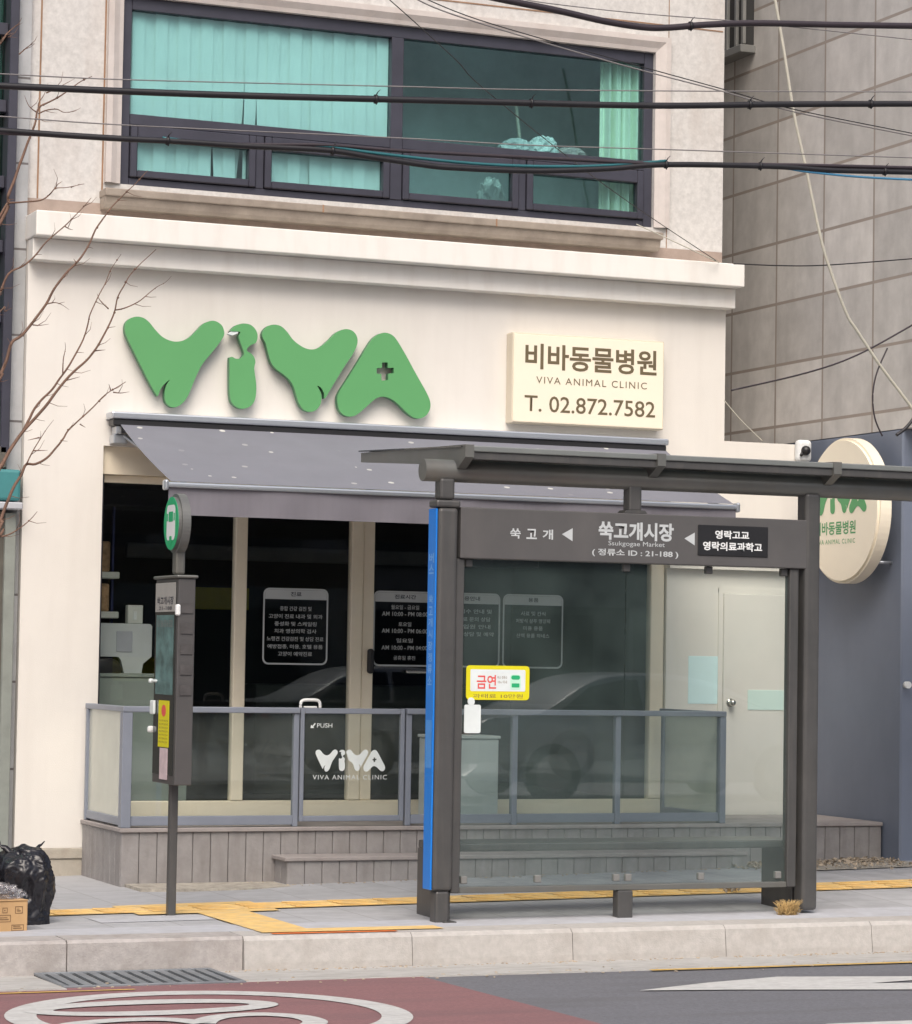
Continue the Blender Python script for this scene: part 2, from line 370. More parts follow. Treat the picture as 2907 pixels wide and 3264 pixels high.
# kerb stones
kerb = MB(); 
xs = [-14.0+.99*k for k in range(33)]
off = -.21-xs[min(range(33), key=lambda i: abs(xs[i]+.21))]
for k, x in enumerate(xs):
    a = x+off
    if a+.5 < -.21: continue
    kerb.prism([(-4.0, RZ-.1), (-4.285, RZ-.1), (-4.28, RZ+.03), (-4.265, -.022), (-4.240, .001), (-4.0, .004)], a+.002, a+.988, 'X')
struct(kerb.build('kerb', M['kerb']))
kerb = MB()
for k, x in enumerate(xs):
    a = x+off
    if a+.5 >= -.21: continue
    kerb.prism([(-4.0, RZ-.1), (-4.265, RZ-.1), (-4.255, -.015), (-4.24, .002), (-4.0, .004)], a+.004, a+.986, 'X')
struct(kerb.build('kerb', M['kerb_old']))
struct(bx(-20, -4.24, RZ-.1, 24, -4.02, -.012).build('kerb_bed', M['kerb_old']))
# gutter: two runs of concrete either side of the drain
g = MB(); g.prism([(-4.24, RZ-.06), (-4.24, RZ-.008), (-4.88, RZ+.007), (-4.885, RZ-.06)], -.40, 24, 'X')
g.prism([(-4.24, RZ-.06), (-4.24, RZ-.004), (-4.97, RZ+.009), (-4.975, RZ-.06)], -20, -1.38, 'X')
struct(g.build('gutter', M['gutter']))
g = bx(-1.38, -4.90, RZ-.05, -.40, -4.28, RZ+.002)
dg = thing('drain_grate', 'long grey metal drain grate with slanted bars in the gutter below the kerb', 'drain grate', (-.87, -4.6, RZ))
g.build('drain_pit', M['void'], dg)
g = MB()
g.box(-1.38, -4.90, RZ, -.40, -4.87, RZ+.014, .003); g.box(-1.38, -4.30, RZ, -.40, -4.27, RZ+.014, .003)
g.box(-1.38, -4.87, RZ, -1.35, -4.30, RZ+.014, .003); g.box(-.43, -4.87, RZ, -.40, -4.30, RZ+.014, .003)
for k in range(12):
    x = -1.335+k*.075
    g.prism([(x, -4.868), (x+.046, -4.868), (x+.060, -4.302), (x+.014, -4.302)], RZ+.002, RZ+.012, 'Z')
g.build('bars', M['grate'], dg)
# paint on the road
def paint(name, polys, m, dz):
    g = MB()
    for p in polys: g.bm.faces.new([g.bm.verts.new((x, y, RZ+dz)) for x, y in p])
    bmesh.ops.recalc_face_normals(g.bm, faces=g.bm.faces[:])
    return struct(g.build(name, m))
def ring(cx, cy, a, b, a2, b2, seg=72):
    q = []
    for t in range(seg):
        t0, t1 = t*2*math.pi/seg, (t+1)*2*math.pi/seg
        q.append([(cx+a*math.cos(t0), cy+b*math.sin(t0)), (cx+a*math.cos(t1), cy+b*math.sin(t1)), (cx+a2*math.cos(t1), cy+b2*math.sin(t1)), (cx+a2*math.cos(t0), cy+b2*math.sin(t0))])
    return q
def stroke(pts, wd):
    pts = catmull(pts, 6, False); L = []; Rr = []
    for i, p in enumerate(pts):
        t = Vector(pts[min(i+1, len(pts)-1)])-Vector(pts[max(i-1, 0)]); t.normalize()
        nn = Vector((-t.y, t.x))*wd/2
        L.append((p[0]+nn.x, p[1]+nn.y)); Rr.append((p[0]-nn.x, p[1]-nn.y))
    return [[L[i], L[i+1], Rr[i+1], Rr[i]] for i in range(len(pts)-1)]
paint('speed_limit_circle', ring(-.98, -6.12, .97, .94, .82, .785), M['paint'], .008)
paint('speed_limit_zero', ring(-1.17, -5.795, .635, .287, .49, .125), M['paint'], .0095)
paint('speed_limit_three', stroke([(-.66, -6.64), (-.58, -6.48), (-.60, -6.30), (-.74, -6.175), (-.92, -6.19), (-1.04, -6.29), (-1.11, -6.42)], .12), M['paint'], .0095)
paint('speed_limit_three', stroke([(-1.112, -6.42), (-1.18, -6.30), (-1.30, -6.225), (-1.5, -6.225), (-1.70, -6.31), (-1.76, -6.46), (-1.70, -6.64)], .12), M['paint'], .011)
paint('road_arrow', [[(1.47, -5.75), (2.0, -5.85), (2.43, -5.96), (3.0, -6.1), (3.35, -5.87), (2.85, -5.77), (3.35, -5.66), (3.3, -5.55), (2.5, -5.37), (2.0, -5.52)]], M['paint'], .006)
paint('road_arrow_shaft', [[(3.35, -5.87), (6.2, -5.95), (6.2, -5.60), (3.35, -5.66)]], M['paint'], .006)
paint('lane_line', [[(1.75, -7.32), (24, -7.32), (24, -7.19), (1.75, -7.19)]], M['paint'], .006)
paint('yellow_edge_line', [[(1.95, -4.945), (24, -4.945), (24, -4.90), (1.95, -4.89)], [(-20, -5.10), (-1.05, -5.08), (-1.05, -5.045), (-20, -5.03)]], M['ypaint'], .008)

# ------------------------------------------------------------------ clinic building
B = thing('clinic_building', 'white rendered shop building with green letters and stone upper floor', 'building', (2.2, 0, 0))
MB().prism([(-.475, .19), (.09, .19), (.09, 2.985), (4.52, 2.985), (4.52, 2.25), (5.67, 2.25), (5.67, 3.235), (4.97, 3.235), (4.97, 4.39), (-.475, 4.39)], 0, .15).build('shop_wall', M['render'], B)
bx(4.525, .06, .36, 5.80, .16, 2.249).build('side_wall', M['door'], B)
g = bx(-.475, -.012, .115, .085, .15, .188, .006); g.box(-.475, .0, -.1, .085, .15, .113, .004); g.build('plinth', M['plinth'], B)
bx(-.487, -.25, 4.392, 4.998, .10, 4.565, .008, 2).build('cornice', M['cornice'], B)
bx(-.478, -.13, 4.24, 4.985, -.001, 4.39, .006, 2).build('cornice', M['cornice'], B)
# stone upper floor round the window opening
X0, X1, Z0, Z1 = .19, 4.39, 4.85, 6.20
g = MB(); g.box(-.475, .1, 4.566, X0, .35, 7.6); g.box(X1, .1, 4.566, 4.985, .35, 7.6); g.box(X0, .1, Z1, X1, .35, 7.6); g.box(X0, .1, 4.64, X1, .35, Z0)
g.build('stone_wall', M['stone'], B)
bx(-.473, .094, 4.566, 4.983, .0995, 4.70, .001).build('stained_course', M['stone_brown'], B)
g = MB()
for x in (-.40, .062): g.box(x-.006, .0965, 4.633, x+.006, .0985, 7.6)
g.box(4.50, .0965, 4.633, 4.506, .0985, 7.6)
for z in (6.42,): g.box(.07, .0965, z-.005, 4.97, .0985, z+.005)
for z in (5.5, 6.55): pass
g.build('stone_joint', M['joint'], B)
# mitred moulding on three sides
def mould(g, a, b, axis):
    pass
g = MB()
wv = .115
prof = [(0, .0), (0, -.012), (.03, -.020), (.075, -.045), (wv, -.045), (wv, .0)]   # distance outward, depth from stone face
def mring(u, y): return [(X0-u, .1+y, Z0), (X0-u, .1+y, Z1+u), (X1+u, .1+y, Z1+u), (X1+u, .1+y, Z0)]
prev = None
for u, y in prof:
    r = [g.bm.verts.new(p) for p in mring(u, y)]
    if prev:
        for k in range(3): g.bm.faces.new((prev[k], prev[k+1], r[k+1], r[k]))
    prev = r
bmesh.ops.recalc_face_normals(g.bm, faces=g.bm.faces[:])
g.build('window_moulding', M['mould'], B)
g = MB(); g.box(.045, -.065, 4.735, 4.40, .20, 4.79, .008, 2); g.prism([(.099, 4.655), (-.015, 4.655), (-.03, 4.68), (-.045, 4.733), (.099, 4.733)], .05, 4.385, 'X')
sill = g.build('window_sill', M['sill'], B)
for x in (1.66, 3.02): bx(x-.006, -.0665, 4.735, x+.006, -.06, 4.7905).build('sill_joint', M['joint'], sill)
# window: two fixed lights above, four vents below
W = bx(.19, .13, 4.85, .262, .21, 6.2, .004).build('window_frame', M['frame'], B)
g = MB()
g.box(4.315, .13, 4.85, 4.39, .21, 6.2, .004); g.box(.262, .131, 6.11, 4.315, .209, 6.2, .004); g.box(.262, .131, 4.85, 4.315, .209, 4.905, .004)
g.box(2.24, .122, 4.905, 2.335, .208, 6.11, .004); g.box(.262, .126, 5.285, 2.24, .208, 5.362, .004); g.box(2.335, .126, 5.285, 4.315, .208, 5.362, .004)
g.box(1.205, .128, 4.905, 1.265, .208, 5.285, .003); g.box(3.275, .128, 4.905, 3.335, .208, 5.285, .003)
g.build('glazing_bars', M['frame'], W)
for a, b in ((.262, 1.205), (1.265, 2.24), (2.335, 3.275), (3.335, 4.315)):
    v = MB(); t = .052
    for q in ((a+.004, 4.909, a+.004+t, 5.281), (b-.004-t, 4.909, b-.004, 5.281), (a+.004+t, 4.909, b-.004-t, 4.909+t), (a+.004+t, 5.281-t-.045, b-.004-t, 5.281)):
        v.box(q[0], .105, q[1], q[2], .19, q[3], .007)
    v.build('vent_sash', M['frame'], W)
    bx(a+.05, .155, 4.955, b-.05, .161, 5.235).build('pane', M['teal'], W)
bx(.25, .165, 5.35, 2.25, .171, 6.12).build('pane', M['teal'], W); bx(2.32, .165, 5.35, 4.33, .171, 6.12).build('pane', M['teal'], W)
# upper room seen through the glass
g = MB(); g.box(-.36, 1.25, 4.6, 4.86, 1.35, 7.0); g.box(-.36, .352, 4.55, 4.86, 4.3, 4.64); g.box(-.36, .352, 6.75, 4.86, 4.3, 6.85); g.box(4.76, .352, 4.64, 4.86, 4.2, 6.75); g.box(-.36, .352, 4.64, -.26, 4.2, 6.75)
g.build('upper_room', M['dim_room'], B)
# flank walls and roof of the block
g = MB(); g.box(-.475, .352, .0, -.37, 7, 7.6); g.box(4.87, .352, 3.24, 4.985, 7, 7.6); g.box(-.475, 7.0, 0, 5.67, 7.1, 7.6); g.box(5.57, .17, .3, 5.67, 7, 3.23); g.box(-.37, .352, 7.5, 4.87, 7, 7.6); g.box(4.985, .152, 3.1, 5.57, 7, 3.2)
g.box(-.475, .152, 0, -.37, .351, 4.38)
g.build('flank_wall', M['stone'], B)
# storefront
bx(.091, .045, 2.79, 4.519, .22, 2.984).build('lintel', M['lintel'], B)
SF = bx(.091, .09, .388, 4.519, .17, .503, .004).build('shopfront_frame', M['beige'], B)
for x0, x1, m_ in ((.092, .125, 'frame'), (1.10, 1.19, 'beige'), (1.985, 2.075, 'beige'), (2.078, 2.168, 'beige'), (4.405, 4.518, 'beige')):
    bx(x0, .085 if x0 < 2.0 or x0 > 3 else .10, .504, x1, .165, 2.79, .006).build('door_stile', M[m_], SF)
bx(.125, .10, 2.735, 4.405, .16, 2.789, .004).build('head_rail', M['beige'], SF)
for a, b in ((.125, 1.10), (1.19, 1.985), (2.168, 4.405)): bx(a, .125, .504, b, .131, 2.735).build('pane', M['clear'], SF)
g = MB().box(2.115, .055, 1.42, 2.165, .10, 1.60, .02, 3); g.build('lock', M['black'], SF)
g = bx(2.42, .075, 1.425, 2.60, .10, 1.45, .008, 2); g.box(2.425, .098, 1.43, 2.44, .126, 1.445); g.box(2.58, .098, 1.43, 2.595, .126, 1.445); g.build('door_handle', M['steel'], SF)
# side door in the white wall
D = bx(5.005, .035, .372, 5.535, .059, 2.07, .004).build('side_door', M['door'], B)
g = MB(); g.box(4.965, .048, .37, 5.003, .0595, 2.11); g.box(4.965, .049, 2.072, 5.58, .0595, 2.11); g.box(5.537, .048, .37, 5.575, .0595, 2.07); g.build('door_casing', M['door'], D)
g = MB(); g.tube([(5.065, .034, 1.236), (5.065, .015, 1.236)], .012, 12); bmesh.ops.create_uvsphere(g.bm, u_segments=16, v_segments=10, radius=.027, matrix=Matrix.Translation((5.065, -.005, 1.236))); g.tube([(5.065, .036, 1.236), (5.065, .031, 1.236)], .033, 20)
g.build('handle', M['steel'], D, smooth=True)
# ground-floor room
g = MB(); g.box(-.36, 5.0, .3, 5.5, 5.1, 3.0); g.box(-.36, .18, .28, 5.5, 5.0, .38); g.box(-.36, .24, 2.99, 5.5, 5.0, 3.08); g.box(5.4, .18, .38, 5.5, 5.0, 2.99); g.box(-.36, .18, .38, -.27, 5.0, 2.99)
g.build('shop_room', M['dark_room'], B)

# ------------------------------------------------------------------ signs on the facade
OUT = {
'v1': [(0.200,3.814),(0.213,3.855),(0.246,3.882),(0.290,3.893),(0.335,3.885),(0.377,3.856),(0.420,3.808),(0.469,3.764),(0.525,3.739),(0.580,3.734),(0.636,3.749),(0.684,3.780),(0.731,3.829),(0.772,3.872),(0.821,3.895),(0.863,3.895),(0.905,3.870),(0.924,3.831),(0.921,3.790),(0.880,3.727),(0.826,3.657),(0.771,3.587),(0.738,3.524),(0.711,3.462),(0.685,3.394),(0.659,3.339),(0.625,3.297),(0.584,3.272),(0.542,3.273),(0.511,3.298),(0.499,3.338),(0.501,3.385),(0.511,3.425),(0.533,3.462),(0.497,3.431),(0.470,3.396),(0.449,3.345),(0.438,3.352),(0.387,3.432),(0.315,3.561),(0.244,3.690),(0.208,3.762)],
'i': [(0.976,3.834),(1.004,3.870),(1.046,3.888),(1.081,3.892),(1.124,3.884),(1.160,3.852),(1.175,3.812),(1.168,3.771),(1.155,3.754),(1.127,3.742),(1.103,3.720),(1.098,3.697),(1.128,3.681),(1.152,3.655),(1.162,3.622),(1.154,3.581),(1.159,3.540),(1.170,3.473),(1.172,3.406),(1.163,3.351),(1.136,3.309),(1.087,3.286),(1.037,3.291),(0.994,3.322),(0.979,3.369),(0.974,3.436),(0.971,3.544),(0.969,3.635),(0.975,3.646),(0.990,3.649),(1.016,3.638),(1.051,3.643),(1.072,3.664),(1.076,3.682),(1.063,3.718),(1.046,3.757),(1.034,3.797),(1.045,3.829),(1.012,3.832)],
'v2': [(1.210,3.807),(1.217,3.849),(1.251,3.885),(1.301,3.898),(1.351,3.888),(1.395,3.852),(1.439,3.800),(1.490,3.763),(1.548,3.739),(1.605,3.739),(1.662,3.766),(1.719,3.817),(1.769,3.868),(1.834,3.898),(1.892,3.889),(1.927,3.850),(1.931,3.795),(1.896,3.717),(1.839,3.632),(1.769,3.518),(1.720,3.434),(1.690,3.388),(1.684,3.425),(1.661,3.464),(1.632,3.477),(1.655,3.437),(1.666,3.397),(1.656,3.342),(1.621,3.299),(1.571,3.287),(1.528,3.304),(1.498,3.341),(1.476,3.394),(1.453,3.461),(1.416,3.513),(1.365,3.551),(1.315,3.583),(1.278,3.628),(1.255,3.695),(1.235,3.761)],
'a': [(1.786,3.382),(1.799,3.438),(1.856,3.530),(1.940,3.665),(2.025,3.807),(2.068,3.858),(2.112,3.884),(2.156,3.890),(2.200,3.876),(2.238,3.840),(2.306,3.741),(2.398,3.593),(2.475,3.473),(2.506,3.405),(2.504,3.349),(2.470,3.299),(2.419,3.279),(2.367,3.290),(2.314,3.326),(2.254,3.378),(2.194,3.414),(2.135,3.425),(2.084,3.408),(2.034,3.367),(1.962,3.302),(1.912,3.272),(1.853,3.272),(1.805,3.308)],
'cross': [(2.125,3.672),(2.169,3.675),(2.170,3.636),(2.217,3.639),(2.217,3.600),(2.176,3.595),(2.174,3.547),(2.124,3.540),(2.120,3.589),(2.085,3.590),(2.085,3.629),(2.126,3.634)]}
def cut_out(g, outer, hole, y0, y1):
    """plate with a hole: bridge the outline to the hole by triangle fill"""
    from mathutils.geometry import tessellate_polygon
    loops = [[Vector((x, z, 0)) for x, z in outer], [Vector((x, z, 0)) for x, z in hole]]
    tri = tessellate_polygon(loops); P = [p for lp in loops for p in lp]
    A = [g.bm.verts.new((p.x, y0, p.y)) for p in P]; Bk = [g.bm.verts.new((p.x, y1, p.y)) for p in P]
    for t in tri:
        g.bm.faces.new([A[i] for i in t]); g.bm.faces.new([Bk[i] for i in t][::-1])
    st = 0
    for lp in loops:
        k = len(lp)
        for i in range(k): g.bm.faces.new((A[st+i], Bk[st+i], Bk[st+(i+1) % k], A[st+(i+1) % k]))
        st += k
    bmesh.ops.recalc_face_normals(g.bm, faces=g.bm.faces[:])
def viva(dst, scale=None, map_=None, y0=0, y1=0):
    """the four outlines as flat or thick shapes, moved by map_"""
    for k in ('v1', 'i', 'v2'): dst.prism([map_(p) for p in catmull(OUT[k], 4)], y0, y1, 'Y')
    cut_out(dst, [map_(p) for p in catmull(OUT['a'], 4)], [map_(p) for p in OUT['cross']], y0, y1)
LB = {'v1': 'large green letter V with a slit tail, first letter of the wall sign',
      'i': 'green letter i shaped like a parrot with white beak on the white wall',
      'v2': 'large green letter V between the parrot letter and the letter A',
      'a': 'large green letter A with a small cross cut out of it'}
for k in ('v1', 'i', 'v2', 'a'):
    o = catmull(OUT[k], 5); xs_ = [p[0] for p in o]
    t = thing('sign_letter', LB[k], 'sign letter', (sum(xs_)/len(xs_), -.03, 3.28), 'green letters above the awning')
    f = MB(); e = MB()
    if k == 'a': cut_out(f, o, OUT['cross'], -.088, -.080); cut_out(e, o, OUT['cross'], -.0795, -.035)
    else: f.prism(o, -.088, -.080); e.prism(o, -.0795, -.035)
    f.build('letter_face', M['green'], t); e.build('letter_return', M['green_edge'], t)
    for q in (0, len(o)//2): p = MB(); p.tube([(o[q][0]*.9+sum(xs_)/len(xs_)*.1, -.036, o[q][1]), (o[q][0]*.9+sum(xs_)/len(xs_)*.1, .0, o[q][1])], .006, 6); p.build('stud', M['grille'], t)
    if k == 'i':
        MB().prism([(.952, 3.812), (.983, 3.832), (1.033, 3.8345), (1.028, 3.822), (1.012, 3.812), (.984, 3.803)], -.084, -.05).build('beak', M['tag'], t)
t = thing('wall_sign', 'cream rectangular sign box with brown clinic name and phone number', 'sign', (3.77, -.03, 3.28))
bx(3.142, -.115, 3.282, 4.392, -.0, 3.955, .01, 2).build('sign_case', M['cream_side'], t)
bx(3.152, -.120, 3.292, 4.382, -.1155, 3.945, .004).build('sign_face', M['cream'], t)
MB().text('비바동물병원', 3.243, 4.325, 3.688, 3.878, -.1215, bold=.022).build('lettering', M['bronze'], t)
MB().text('VIVA ANIMAL CLINIC', 3.335, 4.245, 3.583, 3.634, -.1215, 'Y', .006).build('lettering', M['bronze'], t)
MB().text('T. 02.872.7582', 3.243, 4.317, 3.372, 3.492, -.1215, 'Y', .007).build('lettering', M['bronze'], t)

# awning
t = thing('awning', 'grey fabric awning with hanging front flap over the shop front', 'awning', (2.3, 0, 3.1))
g = bx(.10, -.17, 3.165, 4.415, -.0, 3.215, .012, 2); g.build('cassette', M['alu'], t)
bx(.115, -.155, 3.118, 4.40, -.03, 3.164, .006).build('roller', M['black'], t)
g = MB(); n_ = 24
for i in range(n_):
    a0, a1 = i/n_, (i+1)/n_
    def q(u, s): 
        x = .165+.005*s+(4.40-.09*s-.165)*u; return (x, -.13+(-1.40+.13)*s, 3.135+(2.665-3.135)*s-.022*math.sin(math.pi*s)+.004*math.sin(u*23)*math.sin(math.pi*s))
    for j in range(8): g.bm.faces.new([g.bm.verts.new(q(*c)) for c in ((a0, j/8), (a1, j/8), (a1, (j+1)/8), (a0, (j+1)/8))])
bmesh.ops.remove_doubles(g.bm, verts=g.bm.verts[:], dist=1e-5); g.build('canopy_fabric', M['awning'], t, smooth=True)
g = MB().box(.13, -1.435, 2.625, 4.325, -1.385, 2.66, .012, 3); g.box(.115, -1.445, 2.605, .145, -1.375, 2.675, .014, 3); g.box(4.315, -1.445, 2.605, 4.345, -1.375, 2.675, .014, 3); g.build('front_bar', M['alu'], t)
g = MB()
for i in range(60):
    def q(u, s): return (.15+4.17*u, -1.41+.010*math.sin(u*60+s)*s+.006*math.sin(u*23), 2.626-.18*s)
    for j in range(3): g.bm.faces.new([g.bm.verts.new(q(*c)) for c in ((i/60, j/3), ((i+1)/60, j/3), ((i+1)/60, (j+1)/3), (i/60, (j+1)/3))])
bmesh.ops.remove_doubles(g.bm, verts=g.bm.verts[:], dist=1e-5); g.build('valance', M['valance'], t, smooth=True)
for x in (.16, 4.33):
    g = bx(x-.03, -.12, 2.995, x+.07, -.0, 3.06, .006); g.box(x-.02, -.14, 3.06, x+.02, -.02, 3.117, .005); g.box(x+.03, -.10, 3.075, x+.075, -.02, 3.10, .004)
    g.build('wall_bracket', M['alu'], t)
    MB().tube([(x+.05*(1 if x < 2 else -1), -.10, 3.05), (x+.16*(1 if x < 2 else -1), -.78, 2.80), (x+.12*(1 if x < 2 else -1), -1.37, 2.65)], .014, 8).build('folding_arm', M['alu'], t)

# round projecting sign
t = thing('round_sign', 'cream round clinic sign standing off the slate blue wall', 'sign', (5.7, -.75, 2.69))
c = (-.755, 2.69)
MB().disc(c, .54, .545, 5.56, 5.67, 'X', 72, .02).build('sign_case', M['cream'], t, smooth=False)
g = MB()
def vm_(p): return p
gg = MB(); viva(gg, map_=lambda p: ((p[0]-.2)/2.306, (p[1]-3.27)/.63), y0=0, y1=1)
for v in gg.bm.verts:
    u, yy, z = v.co; v.co = (5.5585 if yy < .5 else 5.557, -.335-u*.79, 2.665+z*.20)
me_ = bpy.data.meshes.new('t'); gg.bm.to_mesh(me_); gg.bm.free(); g.bm.from_mesh(me_); bpy.data.meshes.remove(me_)
g.build('emblem', M['dgreen_text'], t)
MB().text('비바동물병원', -.375, -.972, 2.512, 2.612, 5.5585, 'X', .02).build('lettering', M['dgreen_text'], t); MB().text('VIVA ANIMAL CLINIC', -.378, -.965, 2.443, 2.478, 5.5585, 'X').build('lettering', M['dgreen_text'], t)
for z in (2.30, 2.95):
    for y in (-1.07, -.5): MB().tube([(5.665, y, z), (5.80, y-.02, z)], .012, 8).build('bracket', M['alu'], t)

# camera on the corner
t = thing('security_camera', 'small white security camera with black lens on the wall corner', 'camera', (5.63, -.02, 3.2))
bx(5.575, -.075, 3.10, 5.70, .0, 3.27, .03, 3).build('housing', M['white'], t)
g = MB(); bmesh.ops.create_uvsphere(g.bm, u_segments=20, v_segments=12, radius=.038, matrix=Matrix.Translation((5.635, -.085, 3.185))); g.build('lens', M['black'], t, smooth=True)
g = MB().tube([(5.61, -.08, 3.17), (5.585, -.10, 3.145)], .012, 8).build('arm', M['black'], t)

# notices on the door glass
def notice(x0, x1, head, lines, label, hm=None):
    z0, z1 = 1.475, 2.025; y = .1225
    t = thing('window_notice', label, 'notice', ((x0+x1)/2, y, z0), 'white outlined notices on the shop glass')
    def rr(a, b, c_, d_, r):
        o = []
        for cx_, cz_, s in ((b-r, d_-r, 0), (a+r, d_-r, 90), (a+r, c_+r, 180), (b-r, c_+r, 270)):
            for q in range(6): o.append((cx_+r*math.cos(R(s+q*18)), cz_+r*math.sin(R(s+q*18))))
        return o
    g = MB(); A = rr(x0, x1, z0, z1, .045); Bq = rr(x0+.012, x1-.012, z0+.012, z1-.012, .036)
    n2 = len(A)
    for i in range(n2): g.bm.faces.new([g.bm.verts.new((p[0], y, p[1])) for p in (A[i], A[(i+1) % n2], Bq[(i+1) % n2], Bq[i])])
    g.build('border', M['grey_print'], t)
    hd = [p for p in rr(x0+.013, x1-.013, z0, z1-.013, .034) if p[1] > 1.8]
    MB().face([(p[0], y-.0005, p[1]) for p in hd]+[(x0+.013, y-.0005, 1.945), (x1-.013, y-.0005, 1.945)]).build('header', M['grey_print'], t)
    cx_ = (x0+x1)/2
    MB().text(head, cx_-.021*len(head), cx_+.021*len(head), 1.968, 2.0, y-.002, bold=.02).build('lettering', M['frame'], t)
    for z, s, wd in lines: MB().text(s, cx_-wd/2, cx_+wd/2, z-.015, z+.017, y-.0005, bold=.008, res=2).build('lettering', M['grey_print'], t)
notice(1.327, 1.822, '진료', [(1.878, '종합 건강 검진 및', .24), (1.822, '고양이 진료 내과 및 외과', .41), (1.768, '중성화 및 스케일링', .32), (1.716, '치과 영상의학 검사', .32), (1.660, '노령견 건강검진 및 상담 진료', .43), (1.604, '예방접종, 미용, 호텔 용품', .42), (1.552, '고양이 예약진료', .26)], 'first white outlined notice on shop glass, headed with seven text lines')
notice(2.172, 2.668, '진료시간', [(1.906, '월요일 - 금요일', .22), (1.857, 'AM 10:00 - PM 08:00', .36), (1.782, '토요일', .10), (1.733, 'AM 10:00 - PM 06:00', .36), (1.663, '일요일', .13), (1.610, 'AM 10:00 - PM 04:00', .36), (1.536, '공휴일 휴진', .17)], 'opening hours notice on glass right of the door lock')
notice(2.682, 3.178, '이용안내', [(1.888, '예약 접수 안내 및', .36), (1.83, '응급진료 문의 상담', .34), (1.775, '수술 입원 안내', .34), (1.72, '진료 후 상담 및 예약', .40)], 'notice on glass just behind the shelter post, with four text lines')
notice(3.200, 3.692, '용품', [(1.881, '사료 및 간식', .20), (1.826, '처방식 샴푸 영양제', .28), (1.772, '미용 용품', .16), (1.717, '산책 용품 하네스', .27)], 'last white outlined notice, seen through the shelter glass beside the cream jamb')
# papers on the white side wall and door
tag(bx(4.715, .056, 1.225, 4.985, .0595, 1.588, .001).build('notice_paper', M['paper']), 'tall pale blue paper sheet stuck on the white wall left of the door', 'paper')
tag(bx(5.215, .0305, 1.183, 5.535, .0345, 1.335, .001).build('notice_paper', M['paper2']), 'wide pale green paper taped on the white side door by the knob', 'paper')

# ------------------------------------------------------------------ deck, step, glass fence
t = thing('wooden_deck', 'grey brown board deck in front of the shop with upright front boards', 'deck', (2.9, -.5, 0))
g = MB()
for k in range(8): g.box(-.015, -1.02+k*.128, .358, 5.785, -1.02+k*.128+.123, .386, .004)
g.build('top_boards', M['deck_top'], t)
g = MB(); k = 0
x = 0.002
while x < 5.77:
    g.box(x, -1.0, -.08, min(x+.1195, 5.783), -.978, .3575, .0035); x += .1235
g.build('front_boards', M['deck'], t)
g = MB(); y = -.976
while y < -.02:
    g.box(.0, y, -.08, .022, min(y+.1195, -.004), .3575, .0035); y += .1235
g.build('side_boards', M['deck'], t)
bx(.03, -.97, -.05, 5.78, -.01, .35).build('frame', M['void'], t)
t = thing('wooden_step', 'low grey brown wooden step against the deck front', 'step', (2.2, -1.2, 0))
g = MB(); g.box(1.045, -1.285, .175, 4.52, -1.005, .203, .005); g.build('tread', M['deck_top'], t)
g = MB(); x = 1.07
while x < 4.42: g.box(x, -1.265, -.06, x+.1195, -1.243, .1745, .003); x += .1235
y = -1.241
while y < -1.02: g.box(1.07, y, -.06, 1.092, min(y+.1195, -1.006), .1745, .003); y += .1235
g.build('riser_boards', M['deck'], t)
g = MB()
g.prism([(.03, -1.005), (.03, -1.38), (.30, -1.50), (.70, -1.52), (1.06, -1.40), (1.06, -1.005)], -.05, .022, 'Z')
struct(g.build('concrete_apron', M['soil']))

F = thing('glass_fence', 'low glass balustrade with blue grey frame standing on the deck edge', 'fence', (2.2, -.97, .386))
def post(x0, x1, y0=-.99, y1=-.94, z1=1.15): return bx(x0, y0, .387, x1, y1, z1, .004).build('post', M['fence'], F)
post(-.005, .062, -1.0, -.925); post(1.195, 1.232); post(2.012, 2.052); post(2.81, 2.85); post(3.61, 3.65); post(4.44, 4.487, -1.0, -.935)
post(.0, .04, -.07, -.03); post(4.443, 4.483, -.07, -.03)
for q in ((-.006, -1.003, 1.151, 1.232, -.937, 1.19), (2.012, -1.003, 1.151, 4.488, -.937, 1.19), (.0, -.936, 1.152, .045, -.006, 1.189), (4.44, -.936, 1.152, 4.485, -.006, 1.189)): bx(*q, .006, 2).build('top_rail', M['fence'], F)
g = MB()
for a, b in ((.063, 1.194), (2.053, 2.809), (2.851, 3.609), (3.651, 4.439)): bx(a, -.985, .40, b, -.945, .462, .003).build('bottom_rail', M['fence'], F)
for x in (.005, 4.445): bx(x, -.924, .40, x+.035, -.071, .455, .003).build('bottom_rail', M['fence'], F)
for a, b in ((.062, 1.195), (2.052, 2.81), (2.85, 3.61), (3.65, 4.44)): bx(a, -.968, .462, b, -.962, 1.151).build('pane', M['fence_glass'], F)
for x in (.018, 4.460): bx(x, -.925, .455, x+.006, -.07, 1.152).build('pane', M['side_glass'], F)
# the gate
G = bx(1.242, -.985, .42, 1.272, -.945, 1.188, .004).build('gate', M['fence'], F)
g = bx(1.972, -.985, .42, 2.002, -.945, 1.188, .004); g.box(1.273, -.984, 1.150, 1.971, -.946, 1.187, .004); g.box(1.273, -.984, .42, 1.971, -.946, .458, .004); g.build('gate_rail', M['fence'], G)
bx(1.272, -.968, .458, 1.972, -.962, 1.150).build('gate_pane', M['fence_glass'], G)
g = MB(); g.tube(catmull([(1.245, -.965, 1.188), (1.247, -.965, 1.222), (1.265, -.965, 1.240), (1.315, -.965, 1.243), (1.365, -.965, 1.240), (1.383, -.965, 1.222), (1.385, -.965, 1.188)], 4, False), .011, 8); g.box(1.27, -.98, 1.188, 1.36, -.95, 1.200, .003)
g.build('latch_handle', M['white'], G)
g = MB(); viva(g, map_=lambda p: (1.358+(p[0]-.2)/2.306*.507, .757+(p[1]-3.27)/.63*.150), y0=-.9695, y1=-.9688)
